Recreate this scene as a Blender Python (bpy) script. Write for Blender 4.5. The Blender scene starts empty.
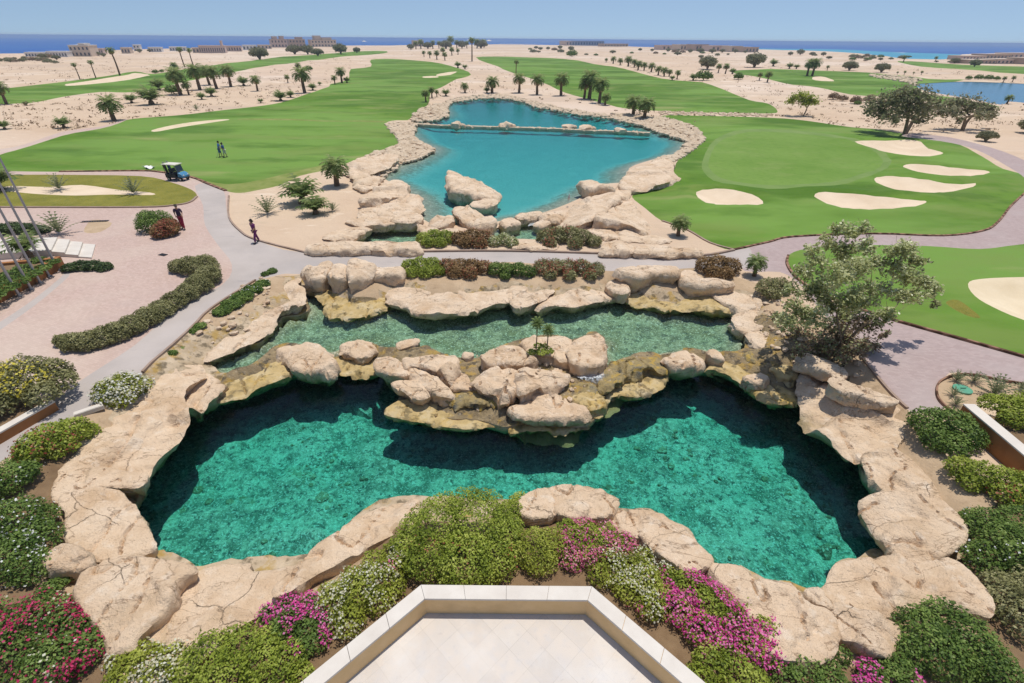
import bpy, bmesh, math, random
import numpy as np
from mathutils import Vector, Matrix, noise
from mathutils.geometry import delaunay_2d_cdt
random.seed(7); RNG = np.random.default_rng(7)
SC = bpy.context.scene
COL = SC.collection

# ------------------------------------------------------------------ camera
IW, IH, FPX = 1024, 683, 487.0
PITCH, ROLL, CAMH = math.radians(31.9), math.radians(0.5), 13.0
CAM = np.array([0.0, 0.0, CAMH])
_R0 = np.array([1.0, 0, 0]); FWD = np.array([0, math.cos(PITCH), -math.sin(PITCH)])
_U0 = np.array([0, math.sin(PITCH), math.cos(PITCH)])
RGT = _R0*math.cos(ROLL) + _U0*math.sin(ROLL)
UPV = _U0*math.cos(ROLL) - _R0*math.sin(ROLL)
cam_d = bpy.data.cameras.new('camera'); cam = bpy.data.objects.new('camera', cam_d); COL.objects.link(cam)
m = Matrix.Identity(4)
for i in range(3):
    m[i][0], m[i][1], m[i][2], m[i][3] = RGT[i], UPV[i], -FWD[i], CAM[i]
cam.matrix_world = m
cam_d.sensor_width = 36; cam_d.lens = FPX/IW*36; cam_d.clip_start = 0.1; cam_d.clip_end = 90000
SC.camera = cam

def W(px, py, z=0.0):
    """the world point at height z that the photograph shows at pixel px, py"""
    d = FWD + RGT*((px-IW/2)/FPX) + UPV*((IH/2-py)/FPX)
    k = (z-CAMH)/min(d[2], -0.0025)
    return CAM + d*k
def depth(p): return float(np.dot(np.asarray(p)-CAM, FWD))
def mpp(p): return depth(p)/FPX            # metres per pixel at p

def crom(pts, n=4, closed=True):
    P = [np.array(p, float) for p in pts]; N = len(P); out = []
    for i in range(N if closed else N-1):
        if closed: a, b, c, d = P[i-1], P[i], P[(i+1) % N], P[(i+2) % N]
        else: a, b, c, d = P[max(i-1, 0)], P[i], P[i+1], P[min(i+2, N-1)]
        for k in range(n):
            t = k/n
            out.append(0.5*((2*b)+(c-a)*t+(2*a-5*b+4*c-d)*t*t+(3*b-a-3*c+d)*t**3))
    if not closed: out.append(P[-1])
    return out
def WP(pts, z=0.0, n=4, smooth=True):
    q = crom(pts, n) if smooth else [np.array(p, float) for p in pts]
    return np.array([W(p[0], p[1], z)[:2] for p in q])

def inside(P, poly):
    x, y = P[:, 0], P[:, 1]; r = np.zeros(len(P), bool); n = len(poly)
    for i in range(n):
        x1, y1 = poly[i-1]; x2, y2 = poly[i]
        if y1 == y2: continue
        c = ((y1 > y) != (y2 > y))
        r ^= c & (x < (x2-x1)*(y-y1)/(y2-y1)+x1)
    return r
def sdist(P, poly):
    """signed distance, positive inside"""
    if len(P) < 64:
        A = np.roll(poly, 1, 0); AB = poly-A; L = (AB*AB).sum(1)+1e-12; D = P[:, None]-A[None]; t = np.clip((D*AB).sum(2)/L, 0, 1); q = D-t[..., None]*AB
        d = np.sqrt((q*q).sum(2).min(1)); return np.where(inside(P, poly), d, -d)
    d = np.full(len(P), 1e18)
    for i in range(len(poly)):
        a = poly[i-1]; ab = poly[i]-a; L = ab@ab
        if L < 1e-12: continue
        t = np.clip(((P-a)@ab)/L, 0, 1)
        q = P-a-t[:, None]*ab
        d = np.minimum(d, (q*q).sum(1))
    d = np.sqrt(d)
    return np.where(inside(P, poly), d, -d)
def sm(t): t = np.clip(t, 0, 1); return t*t*(3-2*t)

# ------------------------------------------------------------------ objects
def tag(o, label=None, cat=None, group=None, kind=None):
    if label: o['label'] = label
    if cat: o['category'] = cat
    if group: o['group'] = group
    if kind: o['kind'] = kind
    return o
def empty(name, loc, rz=0, label=None, cat=None, group=None):
    o = bpy.data.objects.new(name, None); COL.objects.link(o)
    o.location = [float(v) for v in loc]; o.rotation_euler = (0, 0, rz); o.empty_display_size = .1
    return tag(o, label, cat, group)
def link(name, me, mat=None, parent=None, loc=None):
    o = bpy.data.objects.new(name, me); COL.objects.link(o)
    if mat is not None: me.materials.append(mat)
    if parent is not None: o.parent = parent
    if loc is not None: o.location = [float(v) for v in loc]
    return o
def npmesh(name, V, Fc, smooth=False, attr=None):
    V = np.asarray(V, np.float32); me = bpy.data.meshes.new(name)
    if isinstance(Fc, np.ndarray):
        n, k = Fc.shape
        me.vertices.add(len(V)); me.vertices.foreach_set('co', V.ravel())
        me.loops.add(n*k); me.loops.foreach_set('vertex_index', Fc.astype(np.int32).ravel())
        me.polygons.add(n); me.polygons.foreach_set('loop_start', np.arange(0, n*k, k, dtype=np.int32))
        me.update(calc_edges=True)
    else:
        me.from_pydata([tuple(map(float, v)) for v in V], [], [tuple(map(int, f)) for f in Fc]); me.update()
    if smooth: me.polygons.foreach_set('use_smooth', np.ones(len(me.polygons), bool))
    if attr is not None:
        a = me.attributes.new('tint', 'FLOAT', 'POINT'); a.data.foreach_set('value', np.asarray(attr, np.float32))
    me.validate()
    return me
def dup(root, loc, rz=0, scale=1.0):
    r = root.copy(); COL.objects.link(r); r.location = [float(v) for v in loc]; r.rotation_euler = (0, 0, rz)
    r.scale = (scale,)*3 if not hasattr(scale, '__len__') else scale
    for ch in list(root.children):
        c = ch.copy(); COL.objects.link(c); c.parent = r
        for g in list(ch.children):
            d = g.copy(); COL.objects.link(d); d.parent = c
    return r
class MB:
    """collects shapes into one mesh"""
    def __init__(s): s.V = []; s.F = []
    def add(s, V, Fc):
        o = len(s.V); s.V += [tuple(map(float, v)) for v in V]; s.F += [tuple(int(i)+o for i in f) for f in Fc]
    def box(s, c, size, rz=0, tilt=0):
        hx, hy, hz = [v/2 for v in size]; ca, sa = math.cos(rz), math.sin(rz); V = []
        for z in (-hz, hz):
            for x, y in ((-hx, -hy), (hx, -hy), (hx, hy), (-hx, hy)):
                x2, z2 = x*math.cos(tilt)+z*math.sin(tilt), -x*math.sin(tilt)+z*math.cos(tilt)
                V.append((c[0]+x2*ca-y*sa, c[1]+x2*sa+y*ca, c[2]+z2))
        s.add(V, [(3, 2, 1, 0), (4, 5, 6, 7), (0, 1, 5, 4), (1, 2, 6, 5), (2, 3, 7, 6), (3, 0, 4, 7)])
    def tube(s, pts, rad, n=8, caps=True):
        pts = [np.array(p, float) for p in pts]; V = []; Fc = []
        if not hasattr(rad, '__len__'): rad = [rad]*len(pts)
        for i, p in enumerate(pts):
            t = pts[min(i+1, len(pts)-1)]-pts[max(i-1, 0)]; t /= (np.linalg.norm(t)+1e-9)
            a = np.cross(t, (0, 0, 1) if abs(t[2]) < .9 else (1, 0, 0)); a /= np.linalg.norm(a); b = np.cross(t, a)
            for k in range(n):
                w = 2*math.pi*k/n; V.append(p+rad[i]*(a*math.cos(w)+b*math.sin(w)))
        for i in range(len(pts)-1):
            for k in range(n):
                k2 = (k+1) % n; Fc.append((i*n+k, i*n+k2, (i+1)*n+k2, (i+1)*n+k))
        if caps: Fc += [tuple(range(n))[::-1], tuple((len(pts)-1)*n+k for k in range(n))]
        s.add(V, Fc)
    def prism(s, poly, z0, z1):
        n = len(poly)
        a = sum(poly[i-1][0]*poly[i][1]-poly[i][0]*poly[i-1][1] for i in range(n))
        if a < 0: poly = poly[::-1]
        V = [(p[0], p[1], z0) for p in poly]+[(p[0], p[1], z1) for p in poly]
        s.add(V, [tuple(range(n))[::-1], tuple(range(n, 2*n))]+[(i, (i+1) % n, n+(i+1) % n, n+i) for i in range(n)])
    def build(s, name, mat, parent=None, loc=None, smooth=False, bevel=0):
        me = npmesh(name, s.V, s.F, smooth)
        if smooth: me.set_sharp_from_angle(angle=math.radians(40))
        o = link(name, me, mat, parent, loc)
        if bevel:
            b = o.modifiers.new('bevel', 'BEVEL'); b.width = bevel; b.segments = 2; b.limit_method = 'ANGLE'
        return o

# ------------------------------------------------------------------ materials
def new_mat(name):
    mt = bpy.data.materials.new(name); mt.use_nodes = True; mt.node_tree.nodes.clear()
    return mt, mt.node_tree.nodes, mt.node_tree.links
def coords(nd, lk, mode):
    if mode == 'pos':
        return nd.new('ShaderNodeNewGeometry').outputs['Position']
    tc = nd.new('ShaderNodeTexCoord'); oi = nd.new('ShaderNodeObjectInfo')
    mu = nd.new('ShaderNodeMath'); mu.operation = 'MULTIPLY'; mu.inputs[1].default_value = 91.0
    lk.new(oi.outputs['Random'], mu.inputs[0])
    ad = nd.new('ShaderNodeVectorMath'); ad.operation = 'ADD'
    lk.new(tc.outputs['Object'], ad.inputs[0]); lk.new(mu.outputs[0], ad.inputs[1])
    return ad.outputs[0]
def noise_n(nd, lk, vec, scale, detail=6, rough=.6, stretch=None, dist=0):
    if stretch:
        mp = nd.new('ShaderNodeMapping'); mp.inputs['Scale'].default_value = stretch[:3]
        if len(stretch) > 3: mp.inputs['Rotation'].default_value = (0, 0, stretch[3])
        lk.new(vec, mp.inputs['Vector']); vec = mp.outputs[0]
    n = nd.new('ShaderNodeTexNoise'); n.inputs['Scale'].default_value = scale; n.inputs['Detail'].default_value = detail
    n.inputs['Roughness'].default_value = rough; n.inputs['Distortion'].default_value = dist
    lk.new(vec, n.inputs['Vector']); return n.outputs[0]
def ramp(nd, lk, fac, stops):
    r = nd.new('ShaderNodeValToRGB'); lk.new(fac, r.inputs[0]); e = r.color_ramp.elements
    while len(e) < len(stops): e.new(0.5)
    for i, (p, c) in enumerate(stops):
        e[i].position = p
        e[i].color = (c, c, c, 1) if not hasattr(c, '__len__') else (*c, 1)
    return r.outputs[0]
def mixc(nd, lk, fac, a, b):
    x = nd.new('ShaderNodeMix'); x.data_type = 'RGBA'
    lk.new(fac, x.inputs[0])
    for s, v in ((6, a), (7, b)):
        if hasattr(v, 'is_linked'): lk.new(v, x.inputs[s])
        else: x.inputs[s].default_value = (*v, 1)
    return x.outputs[2]
def mk(name, stops, scale, detail=6, rough=.9, bump=None, layers=(), mode='pos', spec=.2, zstain=None, metal=0, fract=()):
    mt, nd, lk = new_mat(name); v = coords(nd, lk, mode)
    col = ramp(nd, lk, noise_n(nd, lk, v, scale, detail), stops)
    for L in layers:                         # scale, low, high, colour, strength, stretch
        if len(L) > 5 and L[5] == 'line':      # thin veins where the noise crosses its middle
            f = ramp(nd, lk, noise_n(nd, lk, v, L[0], 6, .55, L[6] if len(L) > 6 else None, .4), [(.5-L[1], 0.0), (.5, L[4]), (.5+L[1], 0.0)])
        else: f = ramp(nd, lk, noise_n(nd, lk, v, L[0], 5, .6, L[5] if len(L) > 5 else None), [(L[1], 0.0), (L[2], L[4])])
        col = mixc(nd, lk, f, col, L[3])
    fh = []
    for sc, wd, fc, amt in fract:            # fracture lines between angular blocks
        nv = nd.new('ShaderNodeTexNoise'); nv.inputs['Scale'].default_value = sc*2.5; nv.inputs['Detail'].default_value = 5; lk.new(v, nv.inputs['Vector'])
        sx = nd.new('ShaderNodeVectorMath'); sx.operation = 'MULTIPLY_ADD'; sx.inputs[1].default_value = (.5/sc, .5/sc, .5/sc); lk.new(nv.outputs['Color'], sx.inputs[0])
        st = nd.new('ShaderNodeVectorMath'); st.operation = 'MULTIPLY'; st.inputs[1].default_value = (1, 1.7, 1.3); lk.new(v, st.inputs[0]); lk.new(st.outputs[0], sx.inputs[2])
        vo = nd.new('ShaderNodeTexVoronoi'); vo.feature = 'DISTANCE_TO_EDGE'; vo.inputs['Scale'].default_value = sc; lk.new(sx.outputs[0], vo.inputs['Vector'])
        br = ramp(nd, lk, noise_n(nd, lk, v, sc*1.3, 3), [(.50, 0.0), (.60, 1.0)])       # the cracks come and go
        f = ramp(nd, lk, vo.outputs['Distance'], [(0.0, amt), (wd, 0.0)])
        mm = nd.new('ShaderNodeMath'); mm.operation = 'MULTIPLY'; lk.new(f, mm.inputs[0]); lk.new(br, mm.inputs[1])
        col = mixc(nd, lk, mm.outputs[0], col, fc); fh.append(mm.outputs[0])
    if zstain:                               # mineral stain up to a height above the water line
        z0, z1, c, amt = zstain
        g = nd.new('ShaderNodeNewGeometry'); sp = nd.new('ShaderNodeSeparateXYZ'); lk.new(g.outputs['Position'], sp.inputs[0])
        ad = nd.new('ShaderNodeMath'); ad.operation = 'MULTIPLY_ADD'; ad.inputs[1].default_value = .9; 
        lk.new(noise_n(nd, lk, v, 1.6, 5), ad.inputs[0]); lk.new(sp.outputs[2], ad.inputs[2])
        mr = nd.new('ShaderNodeMapRange'); mr.inputs[1].default_value = z1+.45; mr.inputs[2].default_value = z0+.45
        mr.inputs[3].default_value = 0; mr.inputs[4].default_value = amt
        lk.new(ad.outputs[0], mr.inputs[0]); col = mixc(nd, lk, mr.outputs[0], col, c)
    b = nd.new('ShaderNodeBsdfPrincipled'); lk.new(col, b.inputs['Base Color'])
    b.inputs['Roughness'].default_value = rough; b.inputs['Specular IOR Level'].default_value = spec; b.inputs['Metallic'].default_value = metal
    if bump:
        last = None
        for bs, st, ds in (bump if isinstance(bump, list) else [bump]):
            bp = nd.new('ShaderNodeBump'); bp.inputs['Strength'].default_value = st; bp.inputs['Distance'].default_value = ds
            lk.new(noise_n(nd, lk, v, bs, 6, .65), bp.inputs['Height'])
            if last: lk.new(last, bp.inputs['Normal'])
            last = bp.outputs[0]
        for h in fh:
            bp = nd.new('ShaderNodeBump'); bp.invert = True; bp.inputs['Strength'].default_value = .8; bp.inputs['Distance'].default_value = .09; lk.new(h, bp.inputs['Height']); lk.new(last, bp.inputs['Normal']); last = bp.outputs[0]
        lk.new(last, b.inputs['Normal'])
    o = nd.new('ShaderNodeOutputMaterial'); lk.new(b.outputs[0], o.inputs[0])
    return mt
def flat(name, c, rough=.6, var=.12, scale=6, metal=0, spec=.4):
    lo = tuple(x*(1-var) for x in c); hi = tuple(min(1, x*(1+var)) for x in c)
    return mk(name, [(.3, lo), (.7, hi)], scale, 3, rough, None, mode='obj', spec=spec, metal=metal)
def leafmat(name, dark, mid, light, trans=.33, spec=.18, rough=.5):
    mt, nd, lk = new_mat(name)
    a = nd.new('ShaderNodeAttribute'); a.attribute_name = 'tint'
    col = ramp(nd, lk, a.outputs['Fac'], [(0, dark), (.5, mid), (1, light)])
    d = nd.new('ShaderNodeBsdfPrincipled'); lk.new(col, d.inputs['Base Color']); d.inputs['Roughness'].default_value = rough
    d.inputs['Specular IOR Level'].default_value = spec
    t = nd.new('ShaderNodeBsdfTranslucent'); lk.new(col, t.inputs[0])
    x = nd.new('ShaderNodeMixShader'); x.inputs[0].default_value = trans
    lk.new(d.outputs[0], x.inputs[1]); lk.new(t.outputs[0], x.inputs[2])
    o = nd.new('ShaderNodeOutputMaterial'); lk.new(x.outputs[0], o.inputs[0])
    return mt
def watermat(name, sigma, refl=1.0, bscale=3.0, bstr=.15, rough=.06, tint=(1, 1, 1)):
    mt, nd, lk = new_mat(name)
    g = nd.new('ShaderNodeNewGeometry')
    bp = nd.new('ShaderNodeBump'); bp.inputs['Strength'].default_value = bstr; bp.inputs['Distance'].default_value = .08
    lk.new(noise_n(nd, lk, g.outputs['Position'], bscale, 5, .6, dist=.6), bp.inputs['Height'])
    fr = nd.new('ShaderNodeFresnel'); fr.inputs[0].default_value = 1.33; lk.new(bp.outputs[0], fr.inputs['Normal'])
    mu = nd.new('ShaderNodeMath'); mu.operation = 'MULTIPLY'; mu.inputs[1].default_value = refl; lk.new(fr.outputs[0], mu.inputs[0])
    tr = nd.new('ShaderNodeBsdfTransparent'); tr.inputs[0].default_value = (*tint, 1)
    gl = nd.new('ShaderNodeBsdfGlossy'); gl.inputs['Roughness'].default_value = rough; lk.new(bp.outputs[0], gl.inputs['Normal'])
    x = nd.new('ShaderNodeMixShader'); lk.new(mu.outputs[0], x.inputs[0]); lk.new(tr.outputs[0], x.inputs[1]); lk.new(gl.outputs[0], x.inputs[2])
    o = nd.new('ShaderNodeOutputMaterial'); lk.new(x.outputs[0], o.inputs[0])
    mx = max(sigma)*1.02
    va = nd.new('ShaderNodeVolumeAbsorption'); va.inputs['Density'].default_value = mx
    va.inputs['Color'].default_value = (*[1-s/mx for s in sigma], 1); lk.new(va.outputs[0], o.inputs['Volume'])
    return mt
def tilemat(name, c1, c2, cm, size, rot, mortar=.01, var=()):
    mt, nd, lk = new_mat(name)
    g = nd.new('ShaderNodeNewGeometry'); mp = nd.new('ShaderNodeMapping'); mp.inputs['Rotation'].default_value = (0, 0, rot)
    lk.new(g.outputs['Position'], mp.inputs[0])
    br = nd.new('ShaderNodeTexBrick'); br.offset = 0 if size[0] == size[1] else .5
    br.inputs['Color1'].default_value = (*c1, 1); br.inputs['Color2'].default_value = (*c2, 1); br.inputs['Mortar'].default_value = (*cm, 1)
    br.inputs['Scale'].default_value = 1; br.inputs['Mortar Size'].default_value = mortar; br.inputs['Mortar Smooth'].default_value = .3
    br.inputs['Brick Width'].default_value = size[0]; br.inputs['Row Height'].default_value = size[1]
    lk.new(mp.outputs[0], br.inputs[0]); col = br.outputs[0]
    for L in var:
        f = ramp(nd, lk, noise_n(nd, lk, g.outputs['Position'], L[0], 5), [(L[1], 0.0), (L[2], L[4])]); col = mixc(nd, lk, f, col, L[3])
    b = nd.new('ShaderNodeBsdfPrincipled'); lk.new(col, b.inputs['Base Color']); b.inputs['Roughness'].default_value = .75; b.inputs['Specular IOR Level'].default_value = .25
    bp = nd.new('ShaderNodeBump'); bp.inputs['Strength'].default_value = .25; bp.inputs['Distance'].default_value = .01
    lk.new(noise_n(nd, lk, g.outputs['Position'], 14, 4), bp.inputs['Height']); lk.new(bp.outputs[0], b.inputs['Normal'])
    o = nd.new('ShaderNodeOutputMaterial'); lk.new(b.outputs[0], o.inputs[0])
    return mt

MAT = dict(
 sand=mk('sand', [(.3, (.53, .385, .265)), (.7, (.63, .485, .345))], .05, 8, .95, [(1.2, .5, .25), (12, .3, .03)],
    [(.012, .48, .60, (.60, .45, .34), .75), (.006, .50, .58, (.68, .56, .45), .6), (.10, .55, .70, (.52, .37, .25), .55, (1, 1.8, 1)), (2.2, .62, .75, (.44, .32, .22), .35), (.35, .60, .68, (.76, .64, .50), .5, (1, 2.5, 1)), (.035, .57, .64, (.76, .64, .52), .5), (.02, .54, .60, (.50, .38, .28), .6, (.5, 2.5, 1, .1)), (.25, .60, .68, (.46, .36, .25), .45, (.7, 2, 1))]),
 earth=mk('earth', [(.3, (.36, .25, .15)), (.7, (.54, .40, .26))], .5, 8, .95, [(2.5, .6, .12), (18, .5, .03)],
    [(3.0, .58, .7, (.25, .17, .10), .5), (9, .62, .7, (.60, .48, .34), .5)]),
 soil=mk('soil', [(.3, (.16, .10, .055)), (.7, (.27, .18, .10))], 1.2, 8, .95, [(5, .7, .08), (25, .5, .03)]),
 grass=mk('grass', [(.3, (.066, .148, .006)), (.7, (.112, .222, .015))], .06, 7, .85, [(1.5, .35, .08), (9, .4, .03)],
    [(.035, .50, .64, (.145, .245, .03), .75, (.8, 1.4, 1)), (.11, .56, .72, (.24, .26, .075), .6, (.7, 1.8, 1, .3)), (.5, .52, .68, (.052, .125, .006), .5), (.022, .46, .58, (.050, .118, .004), .6, (1.6, .7, 1)), (.016, .47, .57, (.165, .285, .05), .8, (1, 2.6, 1, .25)), (.09, .50, .62, (.17, .235, .05), .6, (.7, 1.6, 1)), (.06, .54, .64, (.048, .12, .006), .6, (.8, 1.8, 1, .2)), (.05, .60, .70, (.34, .31, .13), .55, (.6, 2.4, 1, -.1)), (3.5, .55, .72, (.15, .20, .04), .35)]),
 green=mk('green', [(.3, (.115, .215, .025)), (.7, (.17, .27, .05))], .09, 6, .85, [(4, .2, .03)],
    [(.2, .52, .70, (.21, .27, .075), .55, (1, 2.2, 1, .5)), (1.5, .5, .7, (.08, .165, .015), .4)]),
 fringe=mk('fringe', [(.3, (.13, .215, .045)), (.7, (.19, .265, .075))], .3, 5, .85, [(4, .2, .03)]),
 drygrass=mk('dry_grass', [(.3, (.17, .165, .022)), (.7, (.28, .25, .045))], .5, 8, .9, [(6, .8, .15), (20, .6, .05)],
    [(2.0, .5, .7, (.10, .13, .02), .6), (5, .6, .75, (.36, .31, .10), .5)]),
 bunker=mk('bunker_sand', [(.3, (.62, .48, .33)), (.7, (.73, .59, .43))], .3, 6, .95, [(2.5, .35, .08), (16, .35, .02)]),
 dune=mk('pale_bunker_sand', [(.3, (.60, .48, .31)), (.7, (.72, .60, .42))], .4, 6, .95, [(2.5, .35, .08)]),
 paving=tilemat('pink_paving', (.47, .335, .275), (.55, .405, .34), (.42, .31, .26), (.24, .12), .4, .008,
    [(.10, .45, .65, (.58, .47, .38), .65), (.3, .52, .72, (.44, .335, .295), .5), (1.5, .6, .75, (.60, .48, .42), .4)]),
 mauve=tilemat('mauve_paving', (.36, .27, .25), (.43, .33, .305), (.33, .26, .24), (.24, .12), .2, .008,
    [(.2, .48, .68, (.44, .37, .345), .6), (.8, .55, .75, (.34, .25, .235), .5)]),
 road=mk('road', [(.3, (.40, .35, .315)), (.7, (.49, .43, .39))], .3, 7, .9, [(20, .3, .01)],
    [(.12, .50, .68, (.35, .315, .295), .6), (2, .6, .75, (.52, .44, .37), .4), (.5, .62, .70, (.29, .26, .25), .4, (1, 3, 1))]),
 shelf=mk('rock_shelf', [(.3, (.36, .265, .16)), (.7, (.58, .46, .32))], 1.2, 9, .9, [(1.6, .8, .2), (8, .6, .05)],
    [(1.3, .52, .62, (.40, .25, .05), .75), (2.2, .52, .62, (.11, .085, .05), .75), (7, .6, .7, (.62, .52, .38), .5)]),
 rock=mk('sandstone', [(.25, (.57, .41, .265)), (.5, (.70, .535, .375)), (.8, (.77, .625, .475))], .9, 10, .88,
    [(1.5, .8, .22), (5, .9, .11), (16, .8, .035)],
    [(.55, .52, .66, (.54, .36, .21), .65), (2.2, .56, .68, (.80, .68, .54), .5), (4.5, .60, .72, (.50, .35, .22), .45), (14, .61, .70, (.34, .23, .14), .5), (.40, .008, 0, (.24, .15, .09), .75, 'line', (1, 2.0, 1))], 'obj', fract=[(.30, .008, (.30, .20, .12), .6)]),
 rockwet=mk('sandstone_by_water', [(.25, (.56, .395, .245)), (.5, (.69, .515, .35)), (.8, (.75, .595, .435))], .9, 10, .85,
    [(1.6, .8, .2), (5, .9, .1), (16, .8, .035)],
    [(.6, .52, .66, (.54, .36, .21), .65), (2.2, .56, .68, (.80, .68, .54), .5), (5, .60, .72, (.50, .355, .225), .4), (16, .62, .70, (.36, .25, .16), .45), (.38, .007, 0, (.24, .15, .09), .75, 'line', (1, 2.0, 1))], 'obj',
    zstain=(-1.55, -.95, (.27, .21, .09), .9), fract=[(.26, .008, (.30, .20, .12), .6)]),
 ochre=mk('algae_rock', [(.25, (.34, .24, .10)), (.5, (.50, .37, .17)), (.75, (.58, .48, .31))], 1.4, 9, .8,
    [(2, .6, .12), (9, .7, .06), (30, .4, .015)],
    [(1.0, .53, .65, (.50, .31, .05), .65), (2.0, .54, .63, (.13, .105, .06), .75), (5, .58, .68, (.20, .15, .08), .6), (6, .62, .7, (.58, .46, .30), .6)], 'obj',
    zstain=(-1.75, -1.45, (.23, .22, .09), .8)),
 rubble=mk('wet_rubble', [(.3, (.17, .13, .07)), (.5, (.36, .27, .12)), (.7, (.13, .13, .11))], 2.2, 8, .7,
    [(4, .9, .15), (12, .7, .06)], [(2.5, .55, .63, (.52, .34, .06), .7), (3.3, .6, .68, (.50, .42, .32), .6)], 'obj'),
 riprap=mk('riprap', [(.3, (.48, .36, .24)), (.7, (.66, .54, .40))], 1.5, 5, .9, [(5, .5, .05)], [(.5, .55, .7, (.40, .28, .17), .5)]),
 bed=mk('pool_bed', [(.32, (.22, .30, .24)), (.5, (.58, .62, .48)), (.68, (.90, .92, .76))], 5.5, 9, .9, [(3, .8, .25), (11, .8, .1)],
    [(.8, .50, .60, (.26, .32, .24), .65), (.35, .52, .62, (.80, .84, .70), .5), (1.5, .52, .60, (.10, .17, .12), .7), (2.4, .54, .62, (.12, .18, .14), .75), (4.2, .57, .63, (.05, .09, .08), .8), (.28, .60, .68, (.30, .28, .08), .5), (12, .54, .62, (1.0, 1.0, .92), .8), (13, .56, .64, (.12, .2, .17), .6, (1.3, 1.1, 1)), (1.2, .66, .74, (.32, .30, .12), .8)]),  # fine pale speckle: pebbles, with the sparkle of rippled water painted in
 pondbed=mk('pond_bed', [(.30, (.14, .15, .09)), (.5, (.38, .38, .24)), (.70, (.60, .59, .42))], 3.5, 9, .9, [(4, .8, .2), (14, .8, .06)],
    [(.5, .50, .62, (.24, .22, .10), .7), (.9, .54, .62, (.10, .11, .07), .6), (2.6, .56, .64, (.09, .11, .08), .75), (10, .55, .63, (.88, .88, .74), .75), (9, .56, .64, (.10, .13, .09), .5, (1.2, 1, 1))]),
 lakebed=mk('lake_bed', [(.3, (.20, .19, .14)), (.7, (.40, .38, .29))], 1.2, 7, .9, [(3, .6, .2)],
    [(1.2, .52, .62, (.12, .12, .09), .6), (3, .55, .65, (.55, .52, .42), .6)], zstain=(-1.05, -.75, (.46, .54, .48), 1)),
 white=mk('white_stone', [(.3, (.58, .52, .45)), (.7, (.68, .625, .55))], 1.5, 6, .7, [(20, .3, .008)], [(.7, .55, .7, (.64, .57, .48), .5), (5, .62, .72, (.60, .54, .46), .4)]),
 tan=mk('tan_render', [(.3, (.68, .46, .22)), (.7, (.76, .53, .28))], 2, 6, .85, [(30, .3, .006)], [(.9, .55, .7, (.46, .31, .16), .4)]),
 drylawn=mk('dry_lawn', [(.3, (.15, .20, .03)), (.7, (.27, .28, .09))], .3, 7, .85, (5, .4, .05), [(1.1, .5, .68, (.11, .18, .02), .6)]),
 sill=mk('wet_sill', [(.3, (.17, .125, .07)), (.7, (.36, .27, .15))], 1.4, 9, .75, [(2.5, .9, .2), (9, .8, .06)],
    [(1.6, .52, .62, (.44, .28, .06), .7), (2.6, .53, .62, (.07, .06, .045), .8), (6, .6, .7, (.55, .46, .34), .6)]),
 terracotta=mk('terracotta_render', [(.3, (.30, .125, .045)), (.7, (.38, .17, .065))], 1.4, 7, .85, [(30, .3, .006)], [(1.1, .55, .7, (.24, .10, .04), .6)]),
 terrace=tilemat('terrace_stone', (.54, .49, .44), (.62, .56, .495), (.48, .435, .38), (.62, .62), math.radians(45), .006,
    [(1.1, .45, .65, (.66, .575, .49), .55), (3.5, .5, .68, (.56, .53, .51), .5), (.6, .5, .7, (.70, .67, .63), .6), (7, .62, .72, (.45, .40, .35), .35)]),
 edging=mk('edging_brick', [(.42, (.09, .045, .025)), (.58, (.30, .17, .11))], 2.2, 1, .9, mode='pos'),
 kerb=mk('kerb_stone', [(.3, (.26, .18, .13)), (.7, (.38, .28, .22))], 1.2, 4, .9),
 trunk=mk('bark', [(.3, (.16, .115, .075)), (.7, (.32, .24, .165))], 6, 6, .95, (14, .8, .03), mode='obj'),
 palmtrunk=mk('palm_bark', [(.3, (.10, .065, .04)), (.7, (.23, .16, .10))], 8, 6, .95, (16, .9, .04), mode='obj'),
 twig=flat('twig', (.22, .15, .10)),
 metal=flat('grey_metal', (.36, .36, .37), .45, .06, 3, .6),
 dark=flat('dark', (.03, .03, .035), .5),
 rubber=flat('rubber', (.018, .018, .018), .8),
 cream=flat('cream_plastic', (.70, .66, .55), .45),
 cartblue=flat('blue_paint', (.06, .22, .38), .35),
 glass=flat('dark_glass', (.05, .07, .09), .15),
 skin=flat('skin', (.32, .18, .11), .6), hair=flat('hair', (.02, .014, .01), .7),
 purple=flat('dark_purple_cloth', (.045, .022, .055), .85), crimson=flat('crimson_cloth', (.32, .025, .06), .85),
 mulberry=flat('mulberry_cloth', (.16, .03, .12), .85), blue=flat('blue_cloth', (.05, .20, .55), .85),
 navy=flat('navy_cloth', (.05, .12, .32), .85), pale=flat('pale_cloth', (.45, .44, .45), .85),
 lid=flat('green_lid', (.10, .32, .20), .5), sheet=flat('white_sheet', (.78, .77, .74), .8),
 wallwhite=flat('white_wall', (.66, .64, .62), .85), wallsand=flat('sand_wall', (.60, .49, .39), .85),
 wallbrown=flat('brown_wall', (.43, .32, .25), .85), wallpink=flat('pink_wall', (.56, .43, .37), .85), window=flat('window', (.06, .075, .10), .3),
 foam=mk('foam', [(.35, (.45, .50, .52)), (.6, (.85, .87, .88))], 7, 6, .6, (14, .8, .06)),
)
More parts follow.
